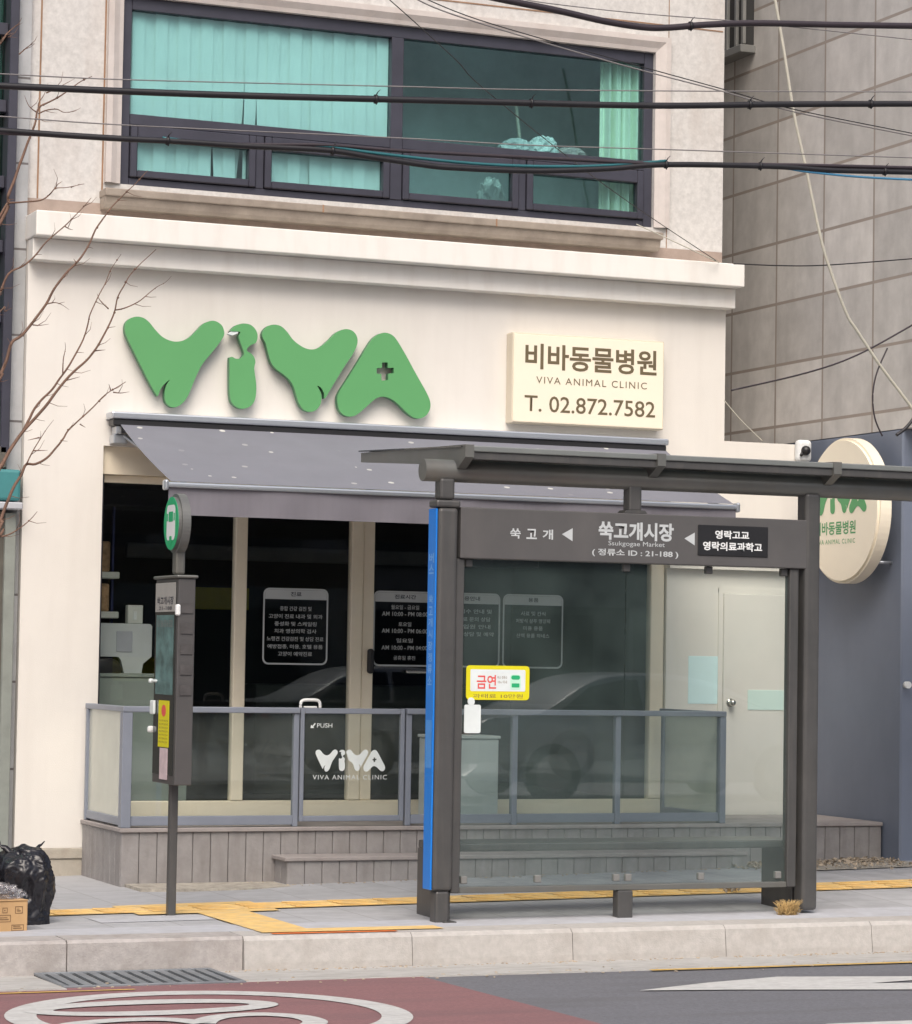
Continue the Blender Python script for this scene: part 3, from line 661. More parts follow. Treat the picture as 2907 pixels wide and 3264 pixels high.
g.build('emblem', M['tag'], G)
MB().text('VIVA ANIMAL CLINIC', 1.341, 1.879, .703, .734, -.9692).build('lettering', M['tag'], G)
g = MB().text('PUSH', 1.365, 1.475, 1.055, 1.085, -.9692); g.prism([(1.318, 1.052), (1.345, 1.052), (1.338, 1.060), (1.355, 1.082), (1.349, 1.087), (1.331, 1.066), (1.322, 1.075)], -.9695, -.9688)
g.build('lettering', M['tag'], G)
# pale cabinet standing on the deck behind the balustrade
t = thing('white_cabinet', 'pale plain cabinet standing on the deck behind the glass balustrade', 'cabinet', (2.63, -.42, .386))
bx(2.40, -.62, .387, 2.865, -.25, .972, .008).build('body', M['machine'], t); bx(2.39, -.63, .973, 2.875, -.24, .995, .004).build('top', M['machine'], t)

# ------------------------------------------------------------------ bus shelter
M['roof_edge'] = mat('grey_green_roof_edge', (.24, .255, .245), .4, metal=.4, var=.1, scale=4)
T = thing('bus_shelter', 'dark grey steel bus shelter with glass front and station name header', 'bus shelter', (2.35, -3.75, .02))
g = bx(1.094, -3.80, 2.47, 1.19, -3.705, 2.60, .018, 3); g.box(1.068, -3.815, 2.425, 1.222, -3.685, 2.468, .012, 2); g.box(1.083, -3.815, .19, 1.207, -3.685, 2.424, .022, 3); g.box(1.108, -3.80, -.02, 1.195, -3.70, .189, .015, 2)
PL = g.build('post', M['shelter'], T)
bx(1.072, -3.80, .195, 1.0825, -3.68, 2.418, .003).build('side_panel', M['blue'], PL)
g = MB()
for k, ch in enumerate('쑥고개시장정류소'): g.text(ch, -3.705, -3.770, 1.86-k*.068, 1.86-k*.068+.052, 1.0715, 'X', .02)
g.build('lettering', M['pale_blue'], PL); g = MB()
for k, ch in enumerate('버스'): g.text(ch, -3.700, -3.775, 2.10-k*.066, 2.10-k*.066+.056, 1.0715, 'X', .03)
g.build('lettering', M['pale_blue'], PL)
MB().face([(1.0712, -3.695, .90), (1.0712, -3.785, .90), (1.0712, -3.785, 1.18), (1.0712, -3.695, 1.18)]).build('map_sheet', mat('mid_blue_print', (.07, .29, .74), .4, var=.12, scale=14), PL)
g = bx(3.532, -3.81, .03, 3.64, -3.69, 2.60, .022, 3); g.build('post', M['shelter'], T)
g = bx(2.325, -3.795, 2.445, 2.412, -3.705, 2.60, .012, 2); g.prism([(2.29, 2.432), (2.447, 2.432), (2.43, 2.452), (2.307, 2.452)], -3.80, -3.70); g.build('mid_post', M['shelter'], T)
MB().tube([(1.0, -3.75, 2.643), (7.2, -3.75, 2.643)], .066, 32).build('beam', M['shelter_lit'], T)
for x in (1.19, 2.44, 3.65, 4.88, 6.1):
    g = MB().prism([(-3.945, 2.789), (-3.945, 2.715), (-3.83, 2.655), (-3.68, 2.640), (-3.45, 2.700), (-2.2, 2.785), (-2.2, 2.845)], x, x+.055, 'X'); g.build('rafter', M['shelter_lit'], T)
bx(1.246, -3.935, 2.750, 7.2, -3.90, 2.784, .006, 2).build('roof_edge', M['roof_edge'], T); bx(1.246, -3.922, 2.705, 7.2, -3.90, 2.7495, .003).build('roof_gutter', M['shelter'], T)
g = MB(); g.prism([(-3.899, 2.776), (-2.18, 2.853), (-2.18, 2.861), (-3.899, 2.784)], 1.18, 7.2, 'X'); g.build('roof_sheet', M['shelter_pane'], T)
g = MB(); g.prism([(-2.24, 2.80), (-2.19, 2.80), (-2.19, 2.85), (-2.24, 2.848)], 1.246, 7.2, 'X'); g.build('roof_edge', M['shelter'], T)
# header board
H = bx(1.226, -3.805, 2.130, 3.552, -3.70, 2.431, .006, 2).build('header_panel', M['header'], T)
g = MB(); y = -3.8065
for k, ch in enumerate('쑥고개'): g.text(ch, 1.542+k*.105, 1.610+k*.105, 2.256, 2.316, y, bold=.022)
g.build('lettering', M['grey_print'], H)
for q in (('쑥고개시장', 2.119, 2.622, 2.268, 2.378, y, 'Y', .034), ('Ssukgogae Market', 2.185, 2.562, 2.226, 2.262, y), ('( 정류소 ID : 21-188 )', 2.078, 2.654, 2.166, 2.214, y, 'Y', .02)): MB().text(*q).build('lettering', M['grey_print'], H)
for a in (1.878, 2.695): MB().prism([(a, 2.291), (a+.07, 2.329), (a+.07, 2.251)], y, y+.0006).build('arrow_mark', M['grey_print'], H)
P2 = bx(2.785, -3.812, 2.192, 3.268, -3.8055, 2.378, .003).build('destination_plate', M['black'], H)
for q in (('영락고교', 2.90, 3.135, 2.296, 2.348), ('영락의료과학고', 2.818, 3.226, 2.224, 2.278)): MB().text(*q, -3.8135, bold=.03).build('lettering', M['white'], P2)
# glass front
bx(1.208, -3.785, .172, 1.264, -3.715, 2.129, .006).build('stile', M['shelter'], T); bx(3.44, -3.785, .172, 3.502, -3.715, 2.129, .006).build('stile', M['shelter'], T)
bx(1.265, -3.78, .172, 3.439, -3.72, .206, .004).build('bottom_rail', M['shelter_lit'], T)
bx(1.266, -3.754, .207, 2.328, -3.746, 2.129).build('pane', M['shelter_glass'], T); bx(2.333, -3.754, .207, 3.438, -3.746, 2.129).build('pane', M['shelter_glass'], T)
for x in (1.30, 1.775, 2.29, 2.37, 2.86, 3.39): bx(x-.02, -3.768, .225, x+.02, -3.732, .268, .004).build('glass_clamp', M['grille'], T)
for x in (1.30, 2.33, 2.89, 3.41): bx(x-.022, -3.768, 2.082, x+.022, -3.732, 2.128, .004).build('glass_clamp', M['shelter'], T)
bx(2.29, -3.79, .0, 2.388, -3.71, .171, .006).build('foot', M['shelter'], T)
bx(1.15, -3.83, -.0, 1.23, -3.67, .012).build('base_plate', M['shelter'], T)
# no-smoking sticker
K = thing('no_smoking_sign', 'yellow and white no smoking sticker with red letters on shelter glass', 'sign', (1.5, -3.757, 1.3))
def rrect(x0, x1, z0, z1, r, n=6):
    o = []
    for cx_, cz_, s in ((x1-r, z1-r, 0), (x0+r, z1-r, 90), (x0+r, z0+r, 180), (x1-r, z0+r, 270)):
        for q in range(n+1): o.append((cx_+r*math.cos(R(s+q*90/n)), cz_+r*math.sin(R(s+q*90/n))))
    return o
MB().prism(rrect(1.296, 1.702, 1.301, 1.503, .022), -3.7580, -3.7550).build('backing', M['yellow'], K)
MB().prism(rrect(1.322, 1.675, 1.352, 1.480, .008), -3.7588, -3.7582).build('white_field', M['tag'], K)
MB().text('금연', 1.362, 1.487, 1.366, 1.448, -3.7592, bold=.02).build('lettering', M['red'], K)
for q in (('버스 정류소', 1.495, 1.558, 1.425, 1.443, -3.7592), ('10m 이내', 1.498, 1.556, 1.398, 1.416, -3.7592), ('과태료 10만원', 1.34, 1.66, 1.312, 1.336, -3.7584)): MB().text(*q).build('lettering', M['card_mark'], K)
MB().prism(rrect(1.578, 1.645, 1.362, 1.452, .014), -3.7592, -3.7590).build('bus_symbol', M['mint'], K)
g = MB(); g.prism(rrect(1.587, 1.637, 1.376, 1.400, .004), -3.7596, -3.7594); g.build('bus_symbol', M['sgreen'], K); MB().prism(rrect(1.584, 1.640, 1.422, 1.447, .012), -3.7596, -3.7594).build('bus_symbol', M['sgreen'], K)
K = thing('hanging_card', 'white card with round top hung inside shelter glass below the yellow sticker', 'card', (1.34, -3.735, 1.1))
MB().prism(rrect(1.285, 1.390, 1.105, 1.272, .012), -3.763, -3.757).build('card', M['tag'], K)
MB().disc((1.328, 1.29), .022, .024, -3.7645, -3.7575, 'Y', 20).build('hook', M['tag'], K)
# bench
t = thing('bench', 'dark steel bench with slab ends inside the bus shelter', 'bench', (2.37, -3.48, .02))
bx(1.20, -3.66, .405, 3.585, -3.28, .452, .008, 2).build('seat', M['shelter'], t)
bx(1.20, -3.69, -.01, 1.245, -3.27, .404, .004).build('leg', M['shelter'], t); bx(3.535, -3.67, .0, 3.585, -3.28, .404, .004).build('leg', M['shelter'], t)

# ------------------------------------------------------------------ bus stop pole
t = thing('bus_stop_sign', 'slim bus stop pole with info case and round green bus sign', 'bus stop sign', (-.24, -2.96, 0))
bx(-.262, -2.985, -.02, -.213, -2.935, .785, .006).build('pole', M['shelter'], t)
bx(-.305, -3.20, .775, -.20, -2.735, 1.985, .006, 2).build('info_case', mat('brown_grey_case', (.085, .082, .082), .45, metal=.1, var=.08, scale=4), t)
bx(-.318, -3.215, 1.986, -.187, -2.71, 2.004, .008, 2).build('cap', M['shelter_lit'], t)
bx(-.265, -3.00, 2.013, -.205, -2.92, 2.16, .012, 2).build('neck', M['shelter_lit'], t)
c = (-2.96, 2.315)
MB().disc(c, .170, .178, -.285, -.215, 'X', 48, .02).build('sign_head', mat('grey_sign_case', (.15, .155, .15), .4, metal=.15, var=.08), t)
MB().disc(c, .150, .158, -.288, -.2855, 'X', 48).build('sign_face', M['sgreen'], t)
def xr(y0, y1, z0, z1, r, a0, a1): return MB().prism(rrect(y0, y1, z0, z1, r), a0, a1, 'X')
g = xr(-3.045, -2.875, 2.215, 2.425, .035, -.2895, -.2885); g.build('bus_symbol', M['white'], t)
g = xr(-3.005, -2.915, 2.325, 2.385, .008, -.2905, -.2897); g.prism(rrect(-3.04, -3.018, 2.33, 2.375, .004), -.2905, -.2897, 'X'); g.prism(rrect(-2.902, -2.88, 2.33, 2.375, .004), -.2905, -.2897, 'X'); g.prism(rrect(-2.985, -2.935, 2.19, 2.24, .012), -.2905, -.2897, 'X'); g.build('bus_symbol', M['sgreen'], t)
bx(-.308, -3.16, .83, -.3055, -2.745, 1.965).build('info_face', mat('dark_case_glass', (.02, .025, .026), .1, var=.2), t)
bx(-.3095, -3.16, 1.79, -.3082, -2.745, 1.962).build('name_strip', mat('pale_strip', (.36, .35, .33), .6, var=.08, scale=9), t)
MB().text('쑥고개시장', -2.78, -3.12, 1.832, 1.880, -.310, 'X', .03).build('lettering', M['frame'], t); MB().text('21-188', -2.82, -3.09, 1.800, 1.822, -.310, 'X', .02).build('lettering', M['frame'], t)
bx(-.3095, -3.13, 1.30, -.3082, -2.775, 1.77).build('route_poster', M['teal_print'], t)
g = MB().text('501 506 5516 5522', -2.79, -3.11, 1.70, 1.74, -.310, 'X', .01)
g.build('lettering', M['grille'], t)
bx(-.3105, -3.075, .99, -.3082, -2.86, 1.265, .002).build('notice_sticker', M['yellow'], t)
g = MB().disc((-2.97, 1.205), .045, .035, -.3115, -.3107, 'X', 24); g.build('sticker_symbol', M['red'], t)
for k in range(7): MB().text('버스정보안내', -2.88, -3.055, 1.14-k*.021, 1.152-k*.021, -.3109, 'X', .0, res=1).build('lettering', M['card_mark'], t)
bx(-.3105, -3.06, .80, -.3082, -2.90, .985, .002).build('notice_sticker', mat('pink_white_print', (.62, .50, .53), .5, var=.15, scale=25), t)
g = bx(-.325, -2.80, 1.18, -.309, -2.72, 1.262, .005); g.build('notice_sticker', M['tag'], t)
g = bx(-.335, -2.735, 1.365, -.306, -2.705, 1.392, .01, 2); g.box(-.325, -2.83, 1.37, -.309, -2.736, 1.386, .006); g.build('latch', M['tag'], t)
g = bx(-.335, -2.734, 1.068, -.295, -2.70, 1.108, .014, 3); g.build('latch', M['white'], t)
g = bx(-.320, -3.212, 1.765, -.290, -3.178, 1.832, .012, 3); g.build('latch', M['white'], t)
fm = mat('faded_print', (.072, .068, .068), .5, var=.25, scale=14)
for k in range(5): bx(-.287, -3.2065, 1.30+k*.12, -.215, -3.2052, 1.36+k*.12).build('faded_mark', fm, t)

# grit and crumbs swept against the kerb, the deck and the gutter edge
rg = random.Random(31); g = MB()
for k in range(900):
    u = rg.random(); x = rg.uniform(-2.2, 5.6)
    if u < .5: y = -4.275-abs(rg.gauss(0, .05)); z = RZ-.005
    elif u < .72: y = -4.88-rg.gauss(0, .06); z = RZ+.006
    else:
        y = (-1.01 if x < 1.05 or x > 4.5 else -1.29)-abs(rg.gauss(0, .05)); z = gz(x, y)+.003
        if x < 0: continue
    r_ = rg.uniform(.0025, .009)
    bmesh.ops.create_icosphere(g.bm, subdivisions=1, radius=r_, matrix=Matrix.Translation((x, y, z))@Matrix.Rotation(rg.uniform(0, 3), 4, 'Z')@Matrix.Diagonal((1.6, 1, .5, 1)))
struct(g.build('grit', M['leaf']), 'stuff')
# ------------------------------------------------------------------ rubbish by the kerb
def bag(loc, rx, ry, h, seed, label):
    g = MB(); bmesh.ops.create_icosphere(g.bm, subdivisions=6, radius=1)
    for v in g.bm.verts:
        p = v.co.copy(); z = (p.z+1)/2
        prof = (1.0+.06*math.sin(z*3))*(1 if z < .70 else max(.10, math.sqrt(max(0., 1-((z-.70)/.30)**2*.99))))
        rad = Vector((p.x, p.y)); L = max(rad.length, 1e-4)
        sq = min(1.25, 1/max(.01, abs(p.x/L), abs(p.y/L)))**.45 if L > .02 else 1
        k = prof/(max(.35, math.sqrt(max(.0, 1-p.z*p.z)))) if abs(p.z) < .93 else prof*1.0/.4
        k = min(k, 2.2)
        q = Vector((p.x*k*rx*sq, p.y*k*ry*sq, max(0., (p.z+.9)/1.9)*h))
        nrm = Vector((p.x, p.y, .25*p.z)).normalized()
        s = Vector((seed, seed*2, 0))
        r1 = 1-abs(noise.noise(q*7+s))*2; r2 = 1-abs(noise.noise(Vector((q.x*13, q.y*13, q.z*6))+s))*2; r3 = 1-abs(noise.noise(q*30+s))*2
        r1 = noise.noise(q*6+s); r2 = -abs(noise.noise(Vector((q.x*11, q.y*11, q.z*5))+s)); dsp = .032*r1+.036*r2+.006*r3+.006
        if z > .8: dsp *= 1.2
        q += nrm*dsp*(.35+.65*min(1, z*4))*1.0
        v.co = Vector(loc)+q
    t = thing('garbage_bag', label, 'garbage bag', loc, 'black bin bags on the pavement edge')
    o = g.build('sack', M['bag'], t, smooth=True)
    g = MB()
    for s_ in (-1, 1):
        a = Vector(loc)+Vector((s_*.05, 0, h*.90)); n_ = 7
        L_ = [a+Vector((s_*.014*i-.02, .008*math.sin(i+seed), -.01+.013*i+.004*math.sin(i*2.1))) for i in range(n_)]
        g.tube(L_, [.035, .026, .018, .014, .010, .007, .003], 9)
        for v in g.bm.verts: v.co += Vector((noise.noise(v.co*35), noise.noise(v.co*35+Vector((9, 0, 0))), noise.noise(v.co*35+Vector((0, 9, 0)))))*.008
    g.build('tied_ears', M['bag'], t, smooth=True)
bag((-1.165, -3.13, -.02), .145, .16, .45, 3.3, 'tall black shiny bin bag with tied ears, in front of the white pier')
bag((-1.47, -3.05, -.03), .175, .17, .47, 8.1, 'black bin bag cut by the left edge of the photo behind the cardboard box')
t = thing('cardboard_box', 'small brown cardboard box with printed marks in front of the bin bags', 'box', (-1.44, -3.6, -.03))
rot = Matrix.Rotation(R(9), 3, 'Z'); pv = (-1.27, -3.66, 0)
MB().box(-1.64, -3.66, -.035, -1.27, -3.40, .165, .004, 1, rot, pv).build('carton', M['card'], t)
g = MB().box(-1.64, -3.665, .1655, -1.27, -3.53, .170, .001, 1, rot, pv); g.box(-1.64, -3.40, .1655, -1.27, -3.36, .170, .001, 1, rot, pv); g.build('flap', M['card'], t)
g = MB()
for (a, b_, c_, d_) in ((-1.365, -1.292, .0, .035), (-1.50, -1.37, .05, .09), (-1.345, -1.30, .095, .135), (-1.42, -1.39, .10, .13)):
    q = 4
    g.box(a, -3.6612, c_, b_, -3.6605, c_+.004, 0, 1, rot, pv); g.box(a, -3.6612, d_-.004, b_, -3.6605, d_, 0, 1, rot, pv); g.box(a, -3.6612, c_+.004, a+.004, -3.6605, d_-.004, 0, 1, rot, pv); g.box(b_-.004, -3.6612, c_+.004, b_, -3.6605, d_-.004, 0, 1, rot, pv)
    g.box(a+.01, -3.6612, c_+.012, b_-.012, -3.6605, c_+.018, 0, 1, rot, pv); g.box(a+.01, -3.6612, c_+.023, b_-.02, -3.6605, c_+.027, 0, 1, rot, pv)
g.build('printed_marks', M['card_mark'], t)
t = thing('plastic_wrap', 'crumpled clear plastic bag lying on top of the cardboard box', 'plastic bag', (-1.42, -3.5, .17))
g = MB(); bmesh.ops.create_icosphere(g.bm, subdivisions=5, radius=1)
for v in g.bm.verts:
    p = v.co.copy(); q = Vector((p.x*.14, p.y*.10, max(-.015, p.z*.045)))
    q += p*(.03*(1-2*abs(noise.noise(p*2.6)))+.016*(1-2*abs(noise.noise(p*6)))-.012); q.z = max(q.z, -.012)
    v.co = q+Vector((-1.415, -3.53, .185))
g.build('wrap', M['poly'], t, smooth=False)

# dry weeds, litter, leaf
t = MB()
rnd = random.Random(4)
for k in range(260):
    a = rnd.uniform(0, 6.28); r_ = rnd.uniform(0, .055); ln = rnd.uniform(.03, .115); an = rnd.uniform(0, 6.28); tl = rnd.uniform(.01, .065)
    b0 = Vector((3.42+r_*math.cos(a)*1.2, -3.83+r_*math.sin(a)*.6, gz(3.42, -3.83)))
    t.tube([b0, b0+Vector((tl*.4*math.cos(an), tl*.4*math.sin(an), ln*.6)), b0+Vector((tl*math.cos(an), tl*math.sin(an), ln*.85))], [.0028, .0022, .0008], 4)
o = t.build('dry_weed', M['straw']); tag(o, 'tuft of dry straw coloured weeds at the foot of the right shelter post', 'weed')
g = MB()
for k in range(26):
    p = Vector((rnd.gauss(3.62, .022), rnd.gauss(-2.72, .03), 0)); p.z = gz(p.x, p.y)+.012+abs(rnd.gauss(0, .02)); s_ = rnd.uniform(.012, .03); q = Matrix.Rotation(rnd.uniform(0, 6), 3, Vector((rnd.random(), rnd.random(), rnd.random()+.01)).normalized())
    g.bm.faces.new([g.bm.verts.new(p+q@Vector(c)) for c in ((-s_, 0, 0), (0, -s_*.6, .004), (s_, 0, 0), (0, s_*.6, .004))])
o = g.build('dead_leaf', M['leaf']); tag(o, 'small brown clump of dead leaves lying on the yellow tactile line', 'leaf')
g = MB(); sheet(g, 4.55, 5.79, -1.75, -1.0, .006, 6, 4); struct(g.build('bare_soil', M['soil']))
g = MB()
for k in range(900):
    x = rnd.uniform(4.4, 5.75); y = -1.03-abs(rnd.gauss(0, .32)); 
    if y < -1.85: continue
    p = Vector((x, y, gz(x, y)+.008+rnd.random()*.012)); s_ = rnd.uniform(.006, .026); q = Matrix.Rotation(rnd.uniform(0, 6), 3, Vector((rnd.random()-.5, rnd.random()-.5, rnd.random()+.3)).normalized())
    g.bm.faces.new([g.bm.verts.new(p+q@Vector(c)) for c in ((-s_, 0, 0), (0, -s_*.5, .003), (s_, 0, 0), (0, s_*.6, .003))])
o = g.build('leaf_litter', M['leaf']); struct(o, 'stuff')
g = MB()
for k in range(160):
    x = rnd.uniform(4.4, 5.75); y = -1.02-abs(rnd.gauss(0, .3)); r_ = rnd.uniform(.004, .016)
    if y < -1.8: continue
    bmesh.ops.create_icosphere(g.bm, subdivisions=1, radius=r_, matrix=Matrix.Translation((x, y, gz(x, y)+.008))@Matrix.Diagonal((1, 1.2, .6, 1)))
struct(g.build('gravel', M['plinth']), 'stuff')

# ------------------------------------------------------------------ neighbours
t = thing('tiled_building', 'grey stone clad neighbour building with slate blue ground floor on the right', 'building', (9, 2, 0))
bx(5.80, -1.6, 3.285, 16, 9, 14).build('stone_wall', M['tile'], t)
g = bx(5.80, -1.23, -.1, 16, 9, 3.284, .012); g.build('ground_floor', M['bluewall'], t)
bx(5.70, 1.13, 6.60, 5.80, 2.7, 8.2, .004).build('window_grille_frame', M['void'], t)
g = bx(5.66, 1.10, 6.53, 5.80, 2.72, 6.595, .005)
g.box(5.68, 1.10, 6.60, 5.71, 1.135, 8.2, .003)
for k in range(9): g.box(5.67, 1.20+k*.16, 6.597, 5.698, 1.235+k*.16, 8.2, .003)
g.build('window_bars', M['grille'], t)
g = MB(); g.tube([(5.838, -1.235, 1.40), (5.838, -1.275, 1.40)], .026, 14); g.build('wall_lamp', M['white'], t)

t = thing('green_glass_building', 'dark framed green glass neighbour building on the left edge', 'building', (-3, 1, 0))
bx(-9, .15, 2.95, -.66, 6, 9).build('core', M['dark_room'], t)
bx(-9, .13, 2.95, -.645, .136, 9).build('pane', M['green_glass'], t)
g = bx(-.645, -.02, 2.9, -.582, .2, 9, .006)
for z in (5.90, 5.36, 4.83, 4.38, 3.89, 3.42): g.box(-9, .04, z-.085, -.646, .129, z, .004)
for x in (-1.6, -2.6, -3.6): g.box(x, .05, 2.95, x+.06, .128, 9, .004)
g.build('mullion', M['frame'], t)
bx(-.581, .06, -.1, -.478, .4, 9).build('pilaster', M['grey_pil'], t)
bx(-9, .0, -.1, -.583, .5, 2.50).build('ground_floor', M['olive'], t)
g = bx(-.60, -.04, -.1, -.525, .058, 2.49, .004); g.build('downpipe', M['pipe'], t)
bx(-9, -.12, 2.51, -.50, .055, 2.56, .008).build('ledge', M['cement'], t)
bx(-9, -.10, 2.57, -.512, .055, 2.785, .02, 2).build('awning_box', M['tealbox'], t)
g = bx(-9, -.02, 2.80, -.60, .12, 2.945, .004); g.build('spandrel', M['olive'], t)

# ------------------------------------------------------------------ behind the glass
# ground floor
t = thing('reception_counter', 'grey green reception counter inside the shop behind the left glass', 'counter', (.7, .8, .38))
bx(.14, .50, .381, .90, .95, 1.365, .006).build('body', M['deskgreen'], t); bx(.13, .49, 1.366, .91, .96, 1.394, .005).build('worktop', M['deskgreen'], t)
t = thing('desk_screen', 'pale T shaped screen casing on the reception counter', 'screen', (.5, .58, 1.4))
MB().prism([(.14, 1.512), (.383, 1.512), (.402, 1.49), (.428, 1.395), (.558, 1.395), (.568, 1.465), (.63, 1.517), (.63, 1.735), (.615, 1.752), (.14, 1.752)], .55, .60).build('casing', M['machine'], t)
bx(.365, .545, 1.547, .484, .5495, 1.697, .002).build('screen', mat('grey_lilac_screen', (.42, .45, .50), .4, var=.1), t)
t = thing('storage_box', 'small pale box standing on top of the counter screen', 'box', (.5, .62, 1.753))
bx(.45, .56, 1.753, .562, .63, 1.885, .004).build('carton', M['shelfwhite'], t); bx(.49, .555, 1.78, .515, .5595, 1.84, .001).build('label', M['tag'], t)
t = thing('wall_shelf', 'white shelf boards with packets along the left inner shop wall', 'shelf', (.2, .7, 1.8))
for z in (1.788, 2.074): bx(-.2, .60, z, .394, .80, z+.048, .006).build('board', M['shelfwhite'], t)
bx(.375, .75, 1.40, .392, .78, 2.6).build('upright', mat('navy_upright', (.02, .03, .12), .5), t)
PK = ['tall brown packet at the open end of the lower shop shelf', 'brown packet next to the pier on the lower shop shelf', 'tall brown packet at the open end of the upper shop shelf', 'brown packet next to the pier on the upper shop shelf']
for k, (x, z, h) in enumerate(((.255, 1.837, .20), (.165, 1.837, .17), (.255, 2.123, .22), (.165, 2.123, .16))):
    o = bx(x, .63, z, x+.075, .72, z+h, .014, 2).build('packet', M['bookmix']); tag(o, PK[k], 'packet', 'packets on the shop shelf')
g = MB(); bmesh.ops.create_uvsphere(g.bm, u_segments=20, v_segments=12, radius=1, matrix=Matrix.Translation((.29, .52, 1.42))@Matrix.Diagonal((.11, .018, .085, 1)))
o = g.build('chair_back', M['black'], smooth=True); tag(o, 'dark rounded chair back at the left end of the reception counter', 'chair')
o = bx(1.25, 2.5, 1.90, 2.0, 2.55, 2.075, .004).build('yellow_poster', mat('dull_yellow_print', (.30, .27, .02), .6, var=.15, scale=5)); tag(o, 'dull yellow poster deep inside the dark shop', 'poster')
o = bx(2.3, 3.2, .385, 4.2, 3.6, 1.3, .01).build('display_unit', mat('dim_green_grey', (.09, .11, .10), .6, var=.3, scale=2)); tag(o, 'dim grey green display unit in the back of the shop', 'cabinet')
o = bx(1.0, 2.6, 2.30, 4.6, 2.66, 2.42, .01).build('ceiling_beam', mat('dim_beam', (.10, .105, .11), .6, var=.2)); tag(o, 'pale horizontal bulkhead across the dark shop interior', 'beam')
# upper floor
rb = random.Random(11)
t = thing('vertical_blind', 'closed vertical blind behind the left upper window', 'blind', (1.25, .33, 4.9))
g = MB(); x = .20
for k in range(25):
    wv_ = .094; a = rb.uniform(.01, .07)
    tw = 0
    if k in (10, 11): tw = .5
    if k == 16: tw = .35
    n_ = 10
    prevv = None
    for j in range(n_+1):
        s_ = j/n_; z = 4.87+1.27*s_
        aa = a+tw*(1-s_)**2*(.9 if k != 16 else .6); dx = (.05*math.sin(k*1.7)*(1-s_)**2 if 8 <= k <= 12 else 0)
        c_ = [(x+dx, .19+(.0 if k % 2 else .012), z), (x+dx+wv_*math.cos(aa), .19+wv_*math.sin(aa)*.8+(.0 if k % 2 else .012), z)]
        vv = [g.bm.verts.new(q) for q in c_]
        if prevv: g.bm.faces.new((prevv[0], prevv[1], vv[1], vv[0]))
        prevv = vv
    x += .0845
g.build('slats', M['blind'], t); bx(.20, .212, 6.14, 2.32, .26, 6.18).build('head_rail', M['blind'], t)
g = MB()
for k in range(60):
    def q(u, z): return (4.02+.33*u, .28+.035*math.sin(u*26)+.02*math.sin(u*61+1), z)
    g.bm.faces.new([g.bm.verts.new(q(*c)) for c in ((k/60, 4.87), ((k+1)/60, 4.87), ((k+1)/60, 6.15), (k/60, 6.15))])
bmesh.ops.remove_doubles(g.bm, verts=g.bm.verts[:], dist=1e-5)
o = g.build('curtain', M['curtain'], smooth=True); tag(o, 'pale green gathered curtain at the right end of the upper window', 'curtain')
def lump(name, c, r, m, label, cat, seed, amp=.35, group=None):
    g = MB(); bmesh.ops.create_icosphere(g.bm, subdivisions=4, radius=1)
    for v in g.bm.verts:
        p = v.co.copy(); k = 1+amp*(1-2*abs(noise.noise(p*1.8+Vector((seed, 0, 0)))))*.6+amp*.4*noise.noise(p*4.5+Vector((0, seed, 0)))
        v.co = Vector(c)+Vector((p.x*r[0]*k, p.y*r[1]*k, max(-r[2]*.75, p.z*r[2]*k)))
    o = g.build(name, m, smooth=False); return tag(o, label, cat, group)
lump('plastic_bag', (3.19, .45, 5.01), (.10, .07, .16), M['tag'], 'white crumpled plastic bag standing inside the lower right window vent', 'plastic bag', 2.2)
lump('orange_packet', (3.20, .37, 4.96), (.045, .02, .03), mat('orange_packet', (.55, .28, .12), .6), 'orange packet in front of the white plastic bag inside window', 'packet', 5.0)
bx(3.0, .36, 5.30, 4.05, .70, 5.335).build('inner_shelf', M['deskgreen'])['label'] = 'inner shelf behind the right upper window holding crumpled parcels'
bpy.data.objects['inner_shelf']['category'] = 'shelf'
lump('parcel', (3.42, .48, 5.41), (.14, .10, .09), M['machine'], 'pale crumpled parcel on inner shelf by the upright rod', 'parcel', 1.1, group='parcels on the inner shelf')
lump('parcel', (3.62, .46, 5.43), (.11, .09, .10), M['tag'], 'white crumpled parcel in the middle of the inner shelf', 'parcel', 7.4, group='parcels on the inner shelf')
lump('parcel', (3.86, .48, 5.40), (.12, .09, .075), mat('dusty_pink_wrap', (.42, .36, .36), .7), 'dusty pink crumpled parcel at the curtain end of shelf', 'parcel', 9.4, group='parcels on the inner shelf')
o = MB().tube([(3.49, .55, 5.34), (3.44, .58, 5.80)], .014, 8).build('rod', M['rope']); tag(o, 'pale upright rod standing among the parcels inside the window', 'rod')

